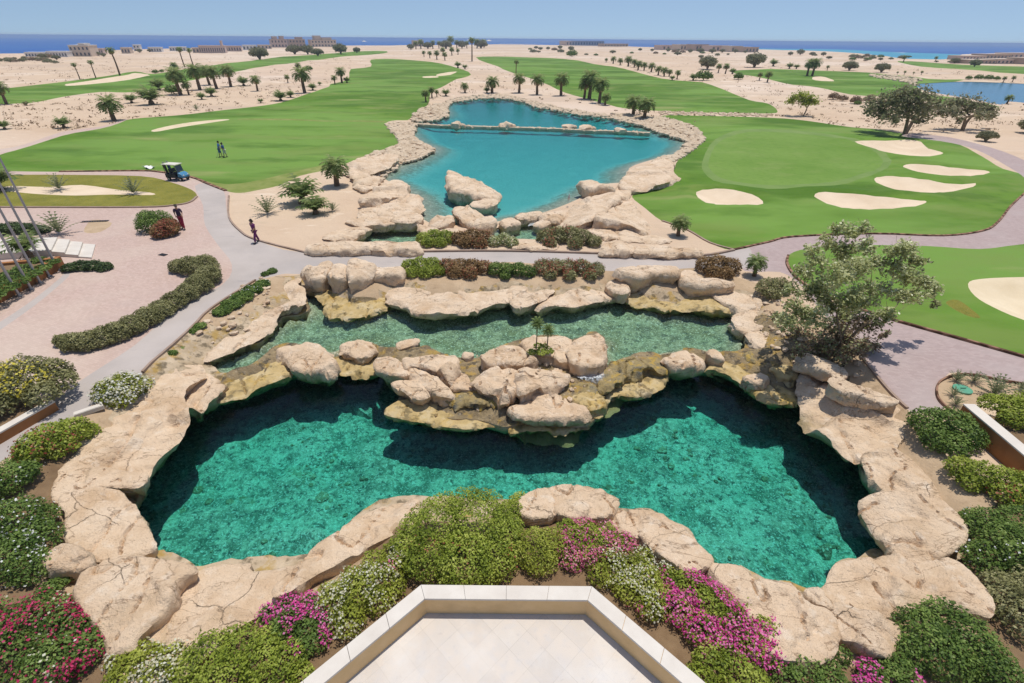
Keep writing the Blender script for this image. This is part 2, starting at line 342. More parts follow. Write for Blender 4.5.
LEAF = dict(
 green=leafmat('leaf_green', (.060, .110, .022), (.145, .225, .045), (.29, .38, .10)),
 olive=leafmat('leaf_olive', (.12, .12, .045), (.285, .28, .115), (.46, .43, .22)),
 fresh=leafmat('leaf_fresh', (.12, .165, .018), (.29, .355, .045), (.50, .54, .12)),
 lime=leafmat('leaf_lime', (.14, .165, .02), (.32, .36, .045), (.52, .54, .13)),
 dark=leafmat('leaf_dark', (.035, .060, .022), (.080, .125, .042), (.15, .20, .075)),
 red=leafmat('leaf_red', (0.101, 0.064, 0.025), (0.276, 0.172, 0.069), (0.466, 0.293, 0.138)),
 sage=leafmat('leaf_sage', (.17, .19, .065), (.43, .46, .19), (.74, .74, .44), .45, .6, .38),
 brown=leafmat('leaf_brown', (0.125, 0.075, 0.044), (0.300, 0.210, 0.128), (0.480, 0.375, 0.255)),
 acacia=leafmat('leaf_acacia', (.12, .125, .060), (.25, .25, .135), (.40, .38, .22), .4),
 palm=leafmat('leaf_palm', (.075, .120, .032), (.165, .235, .070), (.34, .38, .14), .4),
 dry=leafmat('leaf_dry', (0.163, 0.119, 0.056), (0.375, 0.285, 0.150), (0.570, 0.465, 0.270)),
 agave=leafmat('leaf_agave', (0.062, 0.081, 0.044), (0.165, 0.195, 0.098), (0.360, 0.360, 0.195)),
)
FLOWER = dict(
 magenta=leafmat('flower_magenta', (.50, .03, .20), (.74, .09, .36), (.85, .30, .56), .35),
 crimson=leafmat('flower_crimson', (.34, .015, .06), (.56, .03, .13), (.68, .10, .22), .35),
 pink=leafmat('flower_pink', (.52, .08, .19), (.72, .18, .32), (.82, .42, .50), .35),
 cream=leafmat('flower_cream', (.52, .48, .30), (.66, .63, .45), (.80, .78, .66), .35),
 white=leafmat('flower_white', (.60, .60, .55), (.72, .72, .68), (.85, .85, .82), .3),
 yellow=leafmat('flower_yellow', (.50, .40, .03), (.62, .52, .05), (.72, .64, .12), .3),
 rust=leafmat('flower_rust', (.20, .05, .025), (.32, .09, .05), (.42, .16, .10), .3),
)
# ------------------------------------------------------------------ the ground: one triangulation, split into its zones
Z_LAKE, Z_POND, Z_POOL, Z_SIDE = -0.40, -0.90, -1.60, -0.45
pool_px = [(160,455),(140,480),(134,501),(150,535),(146,551),(175,556),(196,569),(206,571),(246,562),(309,561),(337,539),(362,516),(387,503),(417,502),(470,504),(521,503),
 (546,493),(578,490),(614,502),(620,514),(646,514),(681,531),(695,548),(711,562),(714,570),(743,573),(768,583),(793,589),(801,594),(824,588),(832,573),(844,560),(892,553),
 (886,535),(868,490),(850,452),(818,415),(802,402),(768,402),(752,392),(724,377),(704,372),(669,375),(659,389),(627,399),(612,399),(600,415),(588,428),(562,430),(534,424),(508,430),(481,425),(431,422),(388,415),(400,398),
 (373,368),(333,368),(293,375),(256,391),(220,402),(190,413),(180,432)]
pond_px = [(213,362),(230,352),(262,342),(272,328),(284,318),(300,315),(310,308),(306,294),(318,294),(330,312),(352,316),(380,310),(405,305),(428,314),(456,311),(512,303),(530,310),(556,307),(590,306),(620,298),(640,304),(676,312),(712,305),(738,311),(735,324),(744,337),(742,350),(722,352),(704,350),(684,349),(664,354),(640,352),(606,366),(604,338),(590,332),(572,340),(540,334),(500,348),(470,360),(440,352),(425,346),(396,348),(372,344),(345,347),(330,352),(300,344),(280,344),(262,358),(240,370),(218,374)]
lake_px = [(411,122),(425,118),(446,114),(443,105),(456,98),(480,96),(512,96.5),(537,104),(574,111),(612,116),(640,122),(652,128),(684,138),(687,143),(674,155),(650,161),(629,169),(627,182),(600,186),(578,200),(545,213),(512,220),(470,226),(430,224),(419,212),(417,200),(400,188),(381,176),(398,166),(425,154),(432,147),(416,140),(408,129)]
side_px = [(356,239),(368,227),(385,224),(418,226),(424,238),(410,243),(362,243)]
casc_px = [(497,229),(530,222),(552,226),(550,240),(515,240),(494,238)]
farlake_px = [(916,85),(935,83),(968,82),(1024,84),(1100,88),(1120,102),(1040,104),(1010,102),(1000,105),(970,99),(945,95),(925,91)]
def ragged(P, amp, sc):
    """a natural, uneven water line"""
    L = np.linalg.norm(np.roll(P, -1, 0)-P, axis=1); T = np.concatenate([[0], np.cumsum(L)]); n = int(T[-1]/.22); s = np.arange(n)/n*T[-1]; Q = np.vstack([P, P[:1]])
    R = np.column_stack([np.interp(s, T, Q[:, 0]), np.interp(s, T, Q[:, 1])])
    return R+np.array([[noise.fractal(Vector((x*sc, y*sc, 4.4)), .7, 2.2, 4), noise.fractal(Vector((x*sc, y*sc, 14.4)), .7, 2.2, 4)] for x, y in R])*amp
pool, pond, lake = ragged(WP(pool_px, Z_POOL, 3), .16, 1.3), ragged(WP(pond_px, Z_POND, 2), .18, 1.2), WP(lake_px, Z_LAKE, 3)
side, casc, farlake = WP(side_px, Z_SIDE, 3), WP(casc_px, Z_SIDE, 3), WP(farlake_px, -.3, 3)

ZONES = [  # name, pixel outline, material
 ('garden_earth', [(-250,620),(-100,520),(0,462),(60,425),(100,400),(142,371),(190,330),(210,310),(250,283),(270,277),(403,267),(512,262),(610,270),(700,268),(745,280),(800,300),(863,360),(908,407),(935,440),(1024,520),(1200,640),(1300,760),(-300,760)], 'earth'),
 ('planting_soil', [(-200,470),(0,470),(45,445),(100,440),(60,475),(50,500),(60,545),(30,580),(90,600),(110,660),(200,655),(260,612),(340,580),(400,520),(520,512),(600,530),(700,570),(770,640),(840,668),(905,650),(985,630),(965,570),(1000,500),(1060,520),(1150,560),(1300,760),(-300,760)], 'soil'),
 ('paving', [(-300,166),(0,168),(137,166),(170,166),(200,172),(230,183),(228,196),(229,217),(240,231),(256,240),(306,253),(418,251.5),(512,251.5),(637,255),(700,256),(734,250.5),(757,243),(768,260),(770,264),(740,268),(694,268),(610,271),(512,262),(403,267),(301,272),(270,277),(250,284),(210,310),(190,330),(142,371),(100,400),(60,425),(0,462),(-100,520),(-350,470)], 'paving'),
 ('cart_path', [(734,252),(770,236),(830,226),(940,226),(985,222),(1000,207),(1016,190),(1060,160),(1150,170),(1150,240),(1060,250),(1000,262),(870,262),(830,300),(870,310),(950,325),(1024,345),(1150,370),(1200,480),(1100,470),(1030,400),(960,372),(940,384),(937,396),(945,408),(925,412),(908,407),(863,360),(820,310),(800,285),(780,272),(745,271)], 'mauve'),
 ('road', [(195,186),(212,184),(224,192),(226,205),(229,217),(240,231),(256,240),(306,253),(418,251.5),(512,251.5),(637,255),(700,256),(734,250.5),(748,247),(752,256),(748,266),(740,268),(694,268),(610,271),(512,262),(403,267),(301,272),(270,277),(250,284),(210,310),(190,330),(142,371),(100,400),(60,425),(0,462),(-100,520),(-120,490),(0,438),(50,406),(77,383),(135,345),(172,312),(222,285),(232,265),(218,245),(205,225),(203,205)], 'road'),
 ('fairway', [(0,155),(15,149),(62,135.5),(100,130),(125,122),(155,119),(180,116),(225,110),(256,106.5),(281,102.5),(306,95),(328,87.5),(331,84),(348,80),(351,70),(371,66.5),(371,60),(393,59),(431,62),(456,67.5),(471,75),(456,80),(441,87.5),(431,92.5),(428,105),(416,112.5),(408,119),(392,121),(386,125),(396,137),(400,144),(386,150),(366,156),(348,163),(331,169),(300,176),(281,185),(256,190.5),(240,193),(226,191),(208,184),(192,177.5),(162,172.5),(137,171),(60,172),(0,171),(-50,168)], 'grass'),
 ('fairway', [(476,57.5),(512,57),(562,59),(594,64),(624,69),(662,79),(702,82.5),(724,90),(749,100),(768,105),(777,111),(768,113.5),(700,112.5),(662,111),(625,109),(603,104),(574,96),(549,86),(530,79),(512,73),(498,67)], 'grass'),
 ('fairway', [(664,115.5),(690,115.5),(768,117.5),(805,120.5),(850,127),(883,130),(928,139),(958,145),(983,157),(1003,169),(1030,178),(1026,192),(1010,207),(998,222),(983,231),(943,236),(873,234),(793,237),(768,242.5),(734,250),(710,243),(687,230),(662,221),(645,208),(632,197),(640,192),(659,187),(674,177),(674,167),(687,150),(702,140),(699,130),(687,124),(662,119)], 'grass'),
 ('fairway', [(787,265),(788,256),(800,250),(828,246),(868,245),(928,246),(980,249),(1024,244),(1120,236),(1120,385),(1024,357.5),(980,345),(930,331),(888,319),(855,308),(820,294),(797,279)], 'grass'),
 ('fairway', [(732,71),(768,69.5),(783,70),(868,72.5),(928,79),(965,80),(925,83.5),(918,86),(927,94),(960,99),(1000,107),(960,106),(905,98),(850,95),(818,88),(793,85),(770,80),(745,76)], 'grass'),
 ('fairway', [(898,61),(960,64.5),(1024,67),(1200,72),(1200,80),(1024,74),(980,70.5),(920,66.5)], 'grass'),
 ('fairway', [(-60,96),(0,89),(62,82),(107,76),(135,71.5),(155,74),(200,67),(237,62.5),(256,60.5),(281,57),(320,54.5),(356,51.5),(383,51),(384,53.5),(340,57),(318,60),(286,64),(256,68),(237,72),(190,81),(160,89),(125,92.5),(100,92),(62,97),(32,103),(0,105),(-80,112)], 'grass'),
 ('groundcover_lawn', [(-80,175),(0,175),(62,175),(140,176),(170,182),(192,190),(197,197),(190,202),(175,205),(140,207),(0,207),(-80,207)], 'drygrass'),
 ('sand_strip', [(-40,184),(0,187),(12,186),(50,187),(82,185),(120,190),(150,192.5),(152,195),(112,194.5),(75,195.5),(37,194),(0,191),(-40,193)], 'bunker'),
 ('fringe', [(703,160),(715,140),(745,132),(790,133),(835,137),(868,146),(889,158),(887,169),(860,181),(820,187),(768,189),(722,184),(704,173)], 'fringe'),
 ('putting_green', [(709,160),(720,142),(748,135),(790,136),(830,140),(862,148),(881,158),(879,168),(856,177.5),(820,183),(768,185),(727,180),(711,171)], 'green'),
 ('bunker', [(696,195),(702,191),(724,190),(752,195),(763,204.5),(737,205.5),(707,204)], 'bunker'),
 ('bunker', [(814,197),(825,193),(865,196),(893,199),(915,201),(926,203),(915,207),(880,210),(850,209.5),(828,205)], 'bunker'),
 ('bunker', [(874,181),(880,177.5),(900,177.5),(928,181),(953,185),(975,184.5),(968,189),(943,193),(908,193),(885,187.5)], 'bunker'),
 ('bunker', [(903,167.5),(910,164.5),(930,165.5),(958,169),(985,171),(988,174),(968,177),(943,177),(918,173)], 'bunker'),
 ('bunker', [(854,144),(885,142),(915,141),(928,149),(943,154),(928,157),(903,156),(875,150)], 'bunker'),
 ('bunker', [(968,284),(980,279),(1024,277),(1090,277),(1090,340),(1024,320),(993,307),(975,296)], 'dune'),
 ('bunker', [(946,302),(958,300),(975,312),(980,318),(968,316),(952,308)], 'drygrass'),
 ('bunker', [(152,131),(175,126),(200,122.5),(221,120.5),(229,121),(195,126),(160,132)], 'dune'),
 ('bunker', [(423,76.5),(436,76),(438,78),(425,78.5)], 'dune'),
 ('bunker', [(437,74.5),(448,73),(457,72.5),(450,75),(438,76)], 'dune'),
 ('bunker', [(66,84.5),(95,80),(125,75.5),(135,73),(150,75.5),(130,80),(75,85.5)], 'bunker'),
 ('bunker', [(813,77),(825,77),(834,82),(815,81)], 'bunker'),
 ('cart_path', [(905,137),(940,141.5),(975,150),(1000,162),(1024,178),(1034,194),(1075,182),(1036,166),(1003,152.5),(962,140.5),(925,134.5),(905,134)], 'mauve'),
 ('cart_path', [(-30,153),(15,147),(62,133.2),(100,128),(125,121),(125,122.5),(100,130.3),(62,136.5),(15,150.5),(-30,161)], 'paving'),
 ('dry_lawn', [(205,181),(225,184),(250,182),(285,174),(320,166),(338,163),(331,169),(300,176),(281,185),(256,190.5),(240,193),(226,191),(212,186)], 'drylawn'),
 ('dry_lawn', [(245,119.6),(300,120.5),(360,121.3),(386,121.6),(375,122.8),(320,121.9),(245,121)], 'drylawn'),
 ('gravel_strip', [(-20,334),(0,322),(30,302),(60,278),(66,270),(70,273),(64,281),(34,306),(0,330),(-16,340)], 'road'),
 ('planter_bed', [(908,372),(940,382),(936,390),(938,400),(948,410),(962,420),(975,405),(985,400),(1030,392),(1030,386),(1000,382),(975,377),(955,377)][1:], 'earth'),
 ('tree_pit', [(84,232),(92,220),(112,223),(100,232)], 'earth'),
]
zones = [(n, WP(p, 0.0, 3), mt) for n, p, mt in ZONES]
coast_px = [(-600,55),(-200,55),(0,54),(70,53),(130,50),(200,48.5),(256,47.5),(330,46),(420,45.5),(500,44.5),(560,45.5),(620,46.5),(700,48.5),(768,50),(810,51),(850,53),(880,56),(900,58.5),(930,60),(950,59),(962,55),(1000,53.5),(1024,53),(1200,54),(1700,60)]
coast = np.array([W(x, y, -.3)[:2] for x, y in crom(coast_px, 3, False)])
domain = np.vstack([coast, [(900, -30), (-900, -30)]])
holes = [pool, pond, lake, side, casc, farlake]

def hgt(P, sd=None):
    r = np.hypot(P[:, 0], P[:, 1]-0)
    h = np.zeros(len(P)); ns = np.array([noise.noise(Vector((x*.035, y*.035, 3.1)))+.4*noise.noise(Vector((x*.11, y*.11, 8.2))) for x, y in P])
    near = [np.clip(-sdist(P, q), 0, 1e9) for q in holes]
    far = np.minimum(near[2], near[5])
    h += (.55*np.clip(ns+.15, 0, 1))*sm((P[:, 1]-45)/40)*sm(far/10)
    for n, q, mt in zones:
        if n == 'bunker' and mt != 'drygrass':
            k = inside(P, q)
            if k.any(): h[k] -= .45*sm(sdist(P[k], q)/2.2)
    for n, q, mt in zones:
        if n == 'bunker' and mt == 'bunker' and np.linalg.norm(q.mean(0)) < 200:
            s_ = -sdist(P, q); h += .28*np.exp(-((s_-1.2)/1.3)**2)*(s_ > 0)+.06*(s_ <= 0)*np.exp(np.minimum(s_, 0))
    d = -1.32*(1-sm(near[0]/2.9)); d = np.minimum(d, -.82*(1-sm(near[1]/2.0)))
    for i, z, w in ((2, -.30, 2.0), (3, -.35, 1.2), (4, -.35, .9), (5, -.2, 6.)):
        d = np.minimum(d, z*(1-sm(near[i]/w)))
    mid = (near[0]+near[1] < 6.5) & (P[:, 0] > W(235, 375, -1)[0]) & (P[:, 0] < W(760, 370, -1)[0])
    return np.where(mid, np.minimum(h+d, -.86), h+d)
def build_ground():
    pts = []; r = 5.0
    while r < 1700:
        s = max(.38, .0165*r)
        n = int(math.radians(150)*r/s)
        a = np.linspace(-math.radians(75), math.radians(75), n)+RNG.uniform(-.3, .3, n)*s/r
        rr = r+RNG.uniform(-.3, .3, n)*s
        pts.append(np.stack([rr*np.sin(a), rr*np.cos(a)], 1)); r += s*.87
    P = np.vstack(pts); P = P[inside(P, domain)]
    for q in holes: P = P[~inside(P, q)]
    # keep the free points away from the outlines
    V = [Vector(p) for p in P]; E = []
    for q in [domain]+holes+[z[1] for z in zones]:
        o = len(V)
        V += [Vector(p) for p in q]; E += [(o+i, o+(i+1) % len(q)) for i in range(len(q))]
    v, e, f, *_ = delaunay_2d_cdt(V, E, [], 0, 1e-4)
    v = np.array([(p[0], p[1]) for p in v]); f = np.array([t for t in f if len(t) == 3])
    c = v[f].mean(1); keep = inside(c, domain)
    for q in holes: keep &= ~inside(c, q)
    f = f[keep]; c = c[keep]
    a = v[f]; area = (a[:, 1, 0]-a[:, 0, 0])*(a[:, 2, 1]-a[:, 0, 1])-(a[:, 1, 1]-a[:, 0, 1])*(a[:, 2, 0]-a[:, 0, 0])
    f[area < 0] = f[area < 0][:, ::-1]
    z = hgt(v)
    own = np.full(len(f), -1)
    for i, (n, q, mt) in enumerate(zones): own[inside(c, q)] = i
    # rocky shelf close to the two near waters
    dp = np.minimum(-sdist(c, pool), -sdist(c, pond))
    w = np.array([noise.noise(Vector((x*.4, y*.4, 0))) for x, y in c])
    dmid = (-sdist(c, pool))+(-sdist(c, pond))
    own[((dp < 1.3+.7*w) | (dmid < 6.5)) & (own < 1)] = 900
    own[(dmid < 6.5) & (own == 900) & (c[:, 0] > W(225, 375, -1)[0])] = 901
    def out(name, sel, mat):
        if not sel.any(): return
        g = f[sel]; u, inv = np.unique(g, return_inverse=True)
        V3 = np.column_stack([v[u], z[u]])
        o = link(name, npmesh(name, V3, inv.reshape(-1, 3), True), MAT[mat]); tag(o, kind='structure')
    out('desert_sand', own == -1, 'sand'); out('rock_shelf', own == 900, 'shelf'); out('wet_sill', own == 901, 'sill')
    for i, (n, q, mt) in enumerate(zones): out(n, own == i, mt)
build_ground()
ZV = {}
def gz(p):
    return float(hgt(np.array([[p[0], p[1]]]))[0])

# banks: skirts that go down from the ground's edge into the water
def skirt(name, poly, ztop, zbot, back, mat):
    n = len(poly); nx = np.roll(poly, -1, 0)-np.roll(poly, 1, 0); nx /= (np.linalg.norm(nx, axis=1)[:, None]+1e-9)
    a = np.sum(poly[:, 0]*np.roll(poly[:, 1], -1)-np.roll(poly[:, 0], -1)*poly[:, 1])
    nr = np.stack([nx[:, 1], -nx[:, 0]], 1)*(1 if a > 0 else -1)          # outwards
    V = []; 
    prof = [(0, 0), (.12, -.05), (.45, .12), (1, 1)]
    for t, o in prof:
        for i in range(n):
            q = poly[i]+nr[i]*back*o; zz = ztop[i]+(zbot-ztop[i])*t
            V.append((q[0], q[1], zz))
    F = []
    for k in range(len(prof)-1):
        for i in range(n): F.append((k*n+i, k*n+(i+1) % n, (k+1)*n+(i+1) % n, (k+1)*n+i))
    o = link(name, npmesh(name, V, F, True), MAT[mat]); tag(o, kind='structure')
skirt('pool_bank', pool, hgt(pool)+.0, -2.2, .5, 'shelf')
skirt('pond_bank', pond, hgt(pond), -1.55, .15, 'shelf')
skirt('lake_bank', lake, hgt(lake), -.8, -.3, 'riprap')
skirt('side_pool_bank', side, hgt(side), -.9, -.1, 'shelf'); skirt('cascade_bank', casc, hgt(casc), -.9, -.1, 'shelf')
skirt('far_lake_bank', farlake, hgt(farlake), -.8, -.3, 'sand')

def grid_sheet(name, poly, step, out, zf, mat, kind='structure', smooth=True):
    x0, y0 = poly.min(0)-out-step; x1, y1 = poly.max(0)+out+step
    xs = np.arange(x0, x1+step, step); ys = np.arange(y0, y1+step, step); X, Y = np.meshgrid(xs, ys)
    P = np.column_stack([X.ravel(), Y.ravel()]); s = sdist(P, poly); Z = zf(P, s)
    nx, ny = len(xs), len(ys); idx = np.arange(nx*ny).reshape(ny, nx)
    q = np.stack([idx[:-1, :-1], idx[:-1, 1:], idx[1:, 1:], idx[1:, :-1]], -1).reshape(-1, 4)
    q = q[(s[q] > -out).any(1)]
    u, inv = np.unique(q, return_inverse=True)
    me = npmesh(name, np.column_stack([P, Z])[u], inv.reshape(-1, 4), smooth)
    o = link(name, me, MAT[mat]); tag(o, kind=kind); return o
def fz(P, sc, off): return np.array([noise.fractal(Vector((x*sc, y*sc, off)), .9, 2.1, 5) for x, y in P])
def flat_sheet(name, poly, z, mat):
    me = npmesh(name, [(p[0], p[1], z) for p in poly], [tuple(range(len(poly)))]); a = sum(poly[i-1][0]*poly[i][1]-poly[i][0]*poly[i-1][1] for i in range(len(poly)))
    if a < 0: me.flip_normals()
    return tag(link(name, me, MAT[mat]), kind='structure')
def pool_z(P, s): return -1.62-(1.9*sm((s+2.6)/.5))+.16*fz(P, .8, 1)+.22*np.clip(fz(P, .3, 5), -.2, 1)*sm((s+2.3)/.6)
def pond_z(P, s): return np.where(s < -.03, -1.68, -1.0-.5*sm((s+.3)/1.3)+.09*fz(P, .9, 2))
def lake_z(P, s): return Z_LAKE-.10-.75*sm((s-.1)/5.0)+.08*fz(P, .5, 3)
def side_z(P, s): return -.6-.35*sm((s+.2)/.8)+.05*fz(P, 1, 4)
def const(z): return lambda P, s: np.full(len(P), z)
MAT['poolwater'] = watermat('pool_water', (.50, .088, .118), .8, 2.2, .3)
MAT['pondwater'] = watermat('pond_water', (.42, .12, .19), .8, 3.0, .2)
MAT['lakewater'] = watermat('lake_water', (.55, .14, .12), .50, 1.3, .3, .12)
MAT['sea'] = mk('sea', [(.3, (.003, .068, .29)), (.7, (.006, .098, .36))], .004, 6, .35, (.03, .4, 1.5), [(.002, .5, .7, (.02, .15, .32), .5, (1, 4, 1))], spec=.15)
MAT['shallow'] = mk('shallow_sea', [(.3, (.03, .24, .36)), (.7, (.05, .34, .44))], .01, 6, .35, (.05, .4, .6), spec=.2)
MAT['farlake'] = mk('far_lake_water', [(.3, (.02, .12, .20)), (.7, (.03, .16, .25))], .05, 6, .2, (.4, .3, .1), spec=.3)
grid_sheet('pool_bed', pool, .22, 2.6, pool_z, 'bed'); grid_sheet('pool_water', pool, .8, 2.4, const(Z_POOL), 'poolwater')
grid_sheet('pond_bed', pond, .25, .35, pond_z, 'pondbed'); flat_sheet('pond_water', pond, Z_POND, 'pondwater')
grid_sheet('lake_bed', lake, .9, .5, lake_z, 'lakebed'); flat_sheet('lake_water', lake, Z_LAKE, 'lakewater')
grid_sheet('side_pool_bed', side, .3, .3, side_z, 'pondbed'); flat_sheet('side_pool_water', side, Z_SIDE, 'pondwater')
grid_sheet('cascade_bed', casc, .3, .3, side_z, 'pondbed'); flat_sheet('cascade_water', casc, Z_SIDE, 'pondwater')
grid_sheet('far_lake_water', farlake, 6, 1, const(-.3), 'farlake')
sea = MB(); sea.add([(-60000, 330, -.55), (60000, 200, -.55), (60000, 70000, -.55), (-60000, 70000, -.55)], [(0, 1, 2, 3)])
tag(sea.build('sea', MAT['sea']), kind='structure')
sh = WP([(740,48.5),(790,49),(840,49.5),(890,52),(950,54),(966,56),(950,62),(900,61),(850,56),(800,53),(740,51)], -.45, 3)
o = MB(); o.add([(p[0], p[1], -.42) for p in sh], [tuple(range(len(sh)))]); tag(o.build('shallow_sea', MAT['shallow']), kind='structure')
for ln, w_ in (([(770,50.2),(800,50.8),(830,52),(850,53)], 5), ([(894,52.2),(901,52.6),(905,53)], 6), ([(932,53.0),(937,53.2)], 5), ([(596,44.3),(615,44.8),(632,45.2)], 10), ([(500,43.4),(518,43.6),(540,44)], 12)):
    q = [W(x, y, -.4) for x, y in ln]; s_ = MB()
    s_.add([(p[0], p[1]-w_, -.40) for p in q]+[(p[0], p[1]+w_, -.40) for p in q], [(i, i+1, len(q)+i+1, len(q)+i) for i in range(len(q)-1)])
    tag(s_.build('surf', MAT['foam']), kind='structure')

# kerbs and edgings
def sweep(name, px, w, h, mat, n=4, z=0.0):
    P = np.array([W(x, y, 0)[:2] for x, y in crom(px, n, False)]); t = np.gradient(P, axis=0); t /= np.linalg.norm(t, axis=1)[:, None]
    nr = np.stack([-t[:, 1], t[:, 0]], 1); zz = np.maximum(hgt(P), -.3)
    V = []
    for s_, q in ((-1, -.1), (-1, h), (1, h), (1, -.1)): V.append(np.column_stack([P+nr*w/2*s_, zz+q]))
    V = np.vstack(V); m_ = len(P); F = [(k*m_+i, k*m_+i+1, (k+1)*m_+i+1, (k+1)*m_+i) for k in range(3) for i in range(m_-1)]
    F += [(0, m_, 2*m_, 3*m_), (m_-1, 4*m_-1, 3*m_-1, 2*m_-1)]
    tag(link(name, npmesh(name, V, F), MAT[mat]), kind='structure')
sweep('lawn_edging', [(734,250),(768,242.5),(793,237),(873,234),(943,236),(983,231),(998,222),(1010,207),(1026,192)], .16, .10, 'edging')
sweep('lawn_edging', [(1120,385),(1024,357.5),(980,345),(930,331),(888,319),(855,308),(820,294),(797,279),(787,265),(788,256)], .16, .12, 'edging')
sweep('lawn_edging', [(60,172),(137,171),(162,172.5),(192,177.5),(208,184),(226,191)], .30, .10, 'edging')
sweep('kerb', [(229,196),(229,217),(240,231),(256,240),(306,253)], .14, .10, 'kerb')
sweep('kerb', [(418,252),(512,251.5),(637,255),(700,256),(734,250.5)], .18, .12, 'kerb')
sweep('kerb', [(734,250),(710,243),(687,230),(662,221)], .16, .08, 'kerb')
sweep('kerb', [(256,281),(250,284),(210,310),(190,330),(142,371)], .12, .10, 'kerb')
sweep('kerb', [(-80,207.5),(0,207.5),(140,207.5),(175,205.5),(190,202.5),(197,197)], .2, .1, 'kerb')
sweep('kerb', [(863,360),(885,385),(908,407)], .12, .08, 'kerb')
sweep('planter_edging', [(1024,385),(1000,381),(975,376),(955,376),(940,382),(936,390),(938,400),(948,410),(958,417)], .07, .12, 'edging')
# ------------------------------------------------------------------ rocks
def resample(poly, step):
    L = np.linalg.norm(np.roll(poly, -1, 0)-poly, axis=1); T = np.concatenate([[0], np.cumsum(L)])
    n = max(12, int(T[-1]/step)); s = np.arange(n)/n*T[-1]; Q = np.vstack([poly, poly[:1]])
    return np.column_stack([np.interp(s, T, Q[:, 0]), np.interp(s, T, Q[:, 1])])
ROCKN = [0]
def rock(px, ztop, zvis, label, zbot=None, mat='rock', facet=.16, under=.0, rnd=.3, rough=1.0, tilt=(0, 0), crack=1.0, group=None, name='boulder', cat='boulder', steps=0, plates=1.0, grow=1.02, dy=0):
    """px: silhouette in the photograph; ztop: height of its top; zvis: where its visible side ends"""
    ROCKN[0] += 1; sd = ROCKN[0]*13.7
    q = np.array(crom(px, 3), float); q = q.mean(0)+(q-q.mean(0))*grow; q[:, 1] -= dy; y0, y1 = q[:, 1].min(), q[:, 1].max()
    cpt = W(q[:, 0].mean(), (y0+y1)/2, ztop); dp = depth(cpt); ray = cpt-CAM; cosf = np.hypot(ray[0], ray[1])/np.linalg.norm(ray)
    t = ztop-zvis; ff = min(.62, t*FPX*cosf/dp/max(1, y1-y0)*.5)
    if tilt == (0, 0): pass
    q[:, 1] = y0+(q[:, 1]-y0)*(1-ff)
    P = np.array([W(a, b, ztop)[:2] for a, b in q])
    size = math.sqrt(max(1e-3, abs(np.sum(P[:, 0]*np.roll(P[:, 1], -1)-np.roll(P[:, 0], -1)*P[:, 1]))/2))
    st = min(max(1.7*dp/FPX, size/34), size/7)
    P = resample(P, st)
    n = len(P); tn = np.roll(P, -1, 0)-np.roll(P, 1, 0); tn /= np.linalg.norm(tn, axis=1)[:, None]+1e-9
    a = np.sum(P[:, 0]*np.roll(P[:, 1], -1)-np.roll(P[:, 0], -1)*P[:, 1])
    if a < 0: P = P[::-1]; tn = -tn[::-1]
    nr = np.stack([tn[:, 1], -tn[:, 0]], 1)
    jit = np.array([noise.fractal(Vector((x/size*2.2, y/size*2.2, sd)), .8, 2.2, 5) for x, y in P])
    P = P+nr*(jit*size*.06*rough)[:, None]
    x0, x1 = P.min(0), P.max(0)
    gx, gy = np.meshgrid(np.arange(x0[0], x1[0], st), np.arange(x0[1], x1[1], st))
    G = np.column_stack([gx.ravel(), gy.ravel()])+RNG.uniform(-.25, .25, (gx.size, 2))*st
    s = sdist(G, P); G = G[s > st*.55]
    V = [Vector(p) for p in np.vstack([P, G])]
    v, e, f, *_ = delaunay_2d_cdt(V, [(i, (i+1) % n) for i in range(n)], [], 1, 1e-5)
    if len(v) != len(V):
        v2 = np.array([(p[0], p[1]) for p in v])
    else: v2 = np.vstack([P, G])
    f = [tuple(t_) for t_ in f]
    # boundary order may have changed when lines crossed: rebuild it from edges used once
    cnt = {}
    for t_ in f:
        for i in range(3):
            k = (t_[i], t_[(i+1) % 3]); cnt[k] = 1
    bd = {a_: b_ for (a_, b_) in cnt if (b_, a_) not in cnt}
    if not bd: return None
    loop = []; k0 = min(bd); k = k0
    while True:
        loop.append(k); k = bd.get(k)
        if k is None or k == k0 or len(loop) > len(bd): break
    L = np.array(loop); nb = len(L)
    d = np.clip(sdist(v2, v2[L]), 0, None); d[L] = 0
    c = P.mean(0); rel = (v2-c)/size
    # height field of the top: a few tilted planes, weathering, steps and cracks
    pl = np.full(len(v2), .0); rg = np.random.default_rng(ROCKN[0]+5)
    for k in range(5):
        w = rg.uniform(0, 2*math.pi); g = rg.uniform(.25, 1.0)*facet*1.5; o = rg.uniform(-.04, .10)
        pl = np.minimum(pl, o-g*(rel[:, 0]*math.cos(w)+rel[:, 1]*math.sin(w)-.12)) if k else np.minimum(.02, -g*(rel[:, 0]*math.cos(w)+rel[:, 1]*math.sin(w)))
    z = ztop+pl*size*.6
    z += tilt[0]*rel[:, 0]*size+tilt[1]*rel[:, 1]*size
    # broken plates: each cell of the top is its own tilted facet
    ns = 7 if size > 1.2 else 4; sx = P[rg.integers(0, n, ns)]*rg.uniform(.2, .95, (ns, 1))+c*0; sx = c+(P[rg.integers(0, n, ns)]-c)*rg.uniform(.1, .95, (ns, 1))
    wob = np.array([[noise.noise(Vector((x/size*2.5, y/size*2.5, sd+20))), noise.noise(Vector((x/size*2.5, y/size*2.5, sd+30)))] for x, y in v2])*.22*size
    dd = np.linalg.norm((v2+wob)[:, None]-sx[None], axis=2); wgt = np.exp(-(dd-dd.min(1, keepdims=True))/(.022*size)); wgt /= wgt.sum(1, keepdims=True)
    ho, hs = rg.uniform(-.035, .035, ns)*size*plates, rg.normal(0, .11*facet/.12, (ns, 2))*plates
    z += (wgt*(ho[None]+((v2[:, None]-sx[None])*hs[None]).sum(2))).sum(1)
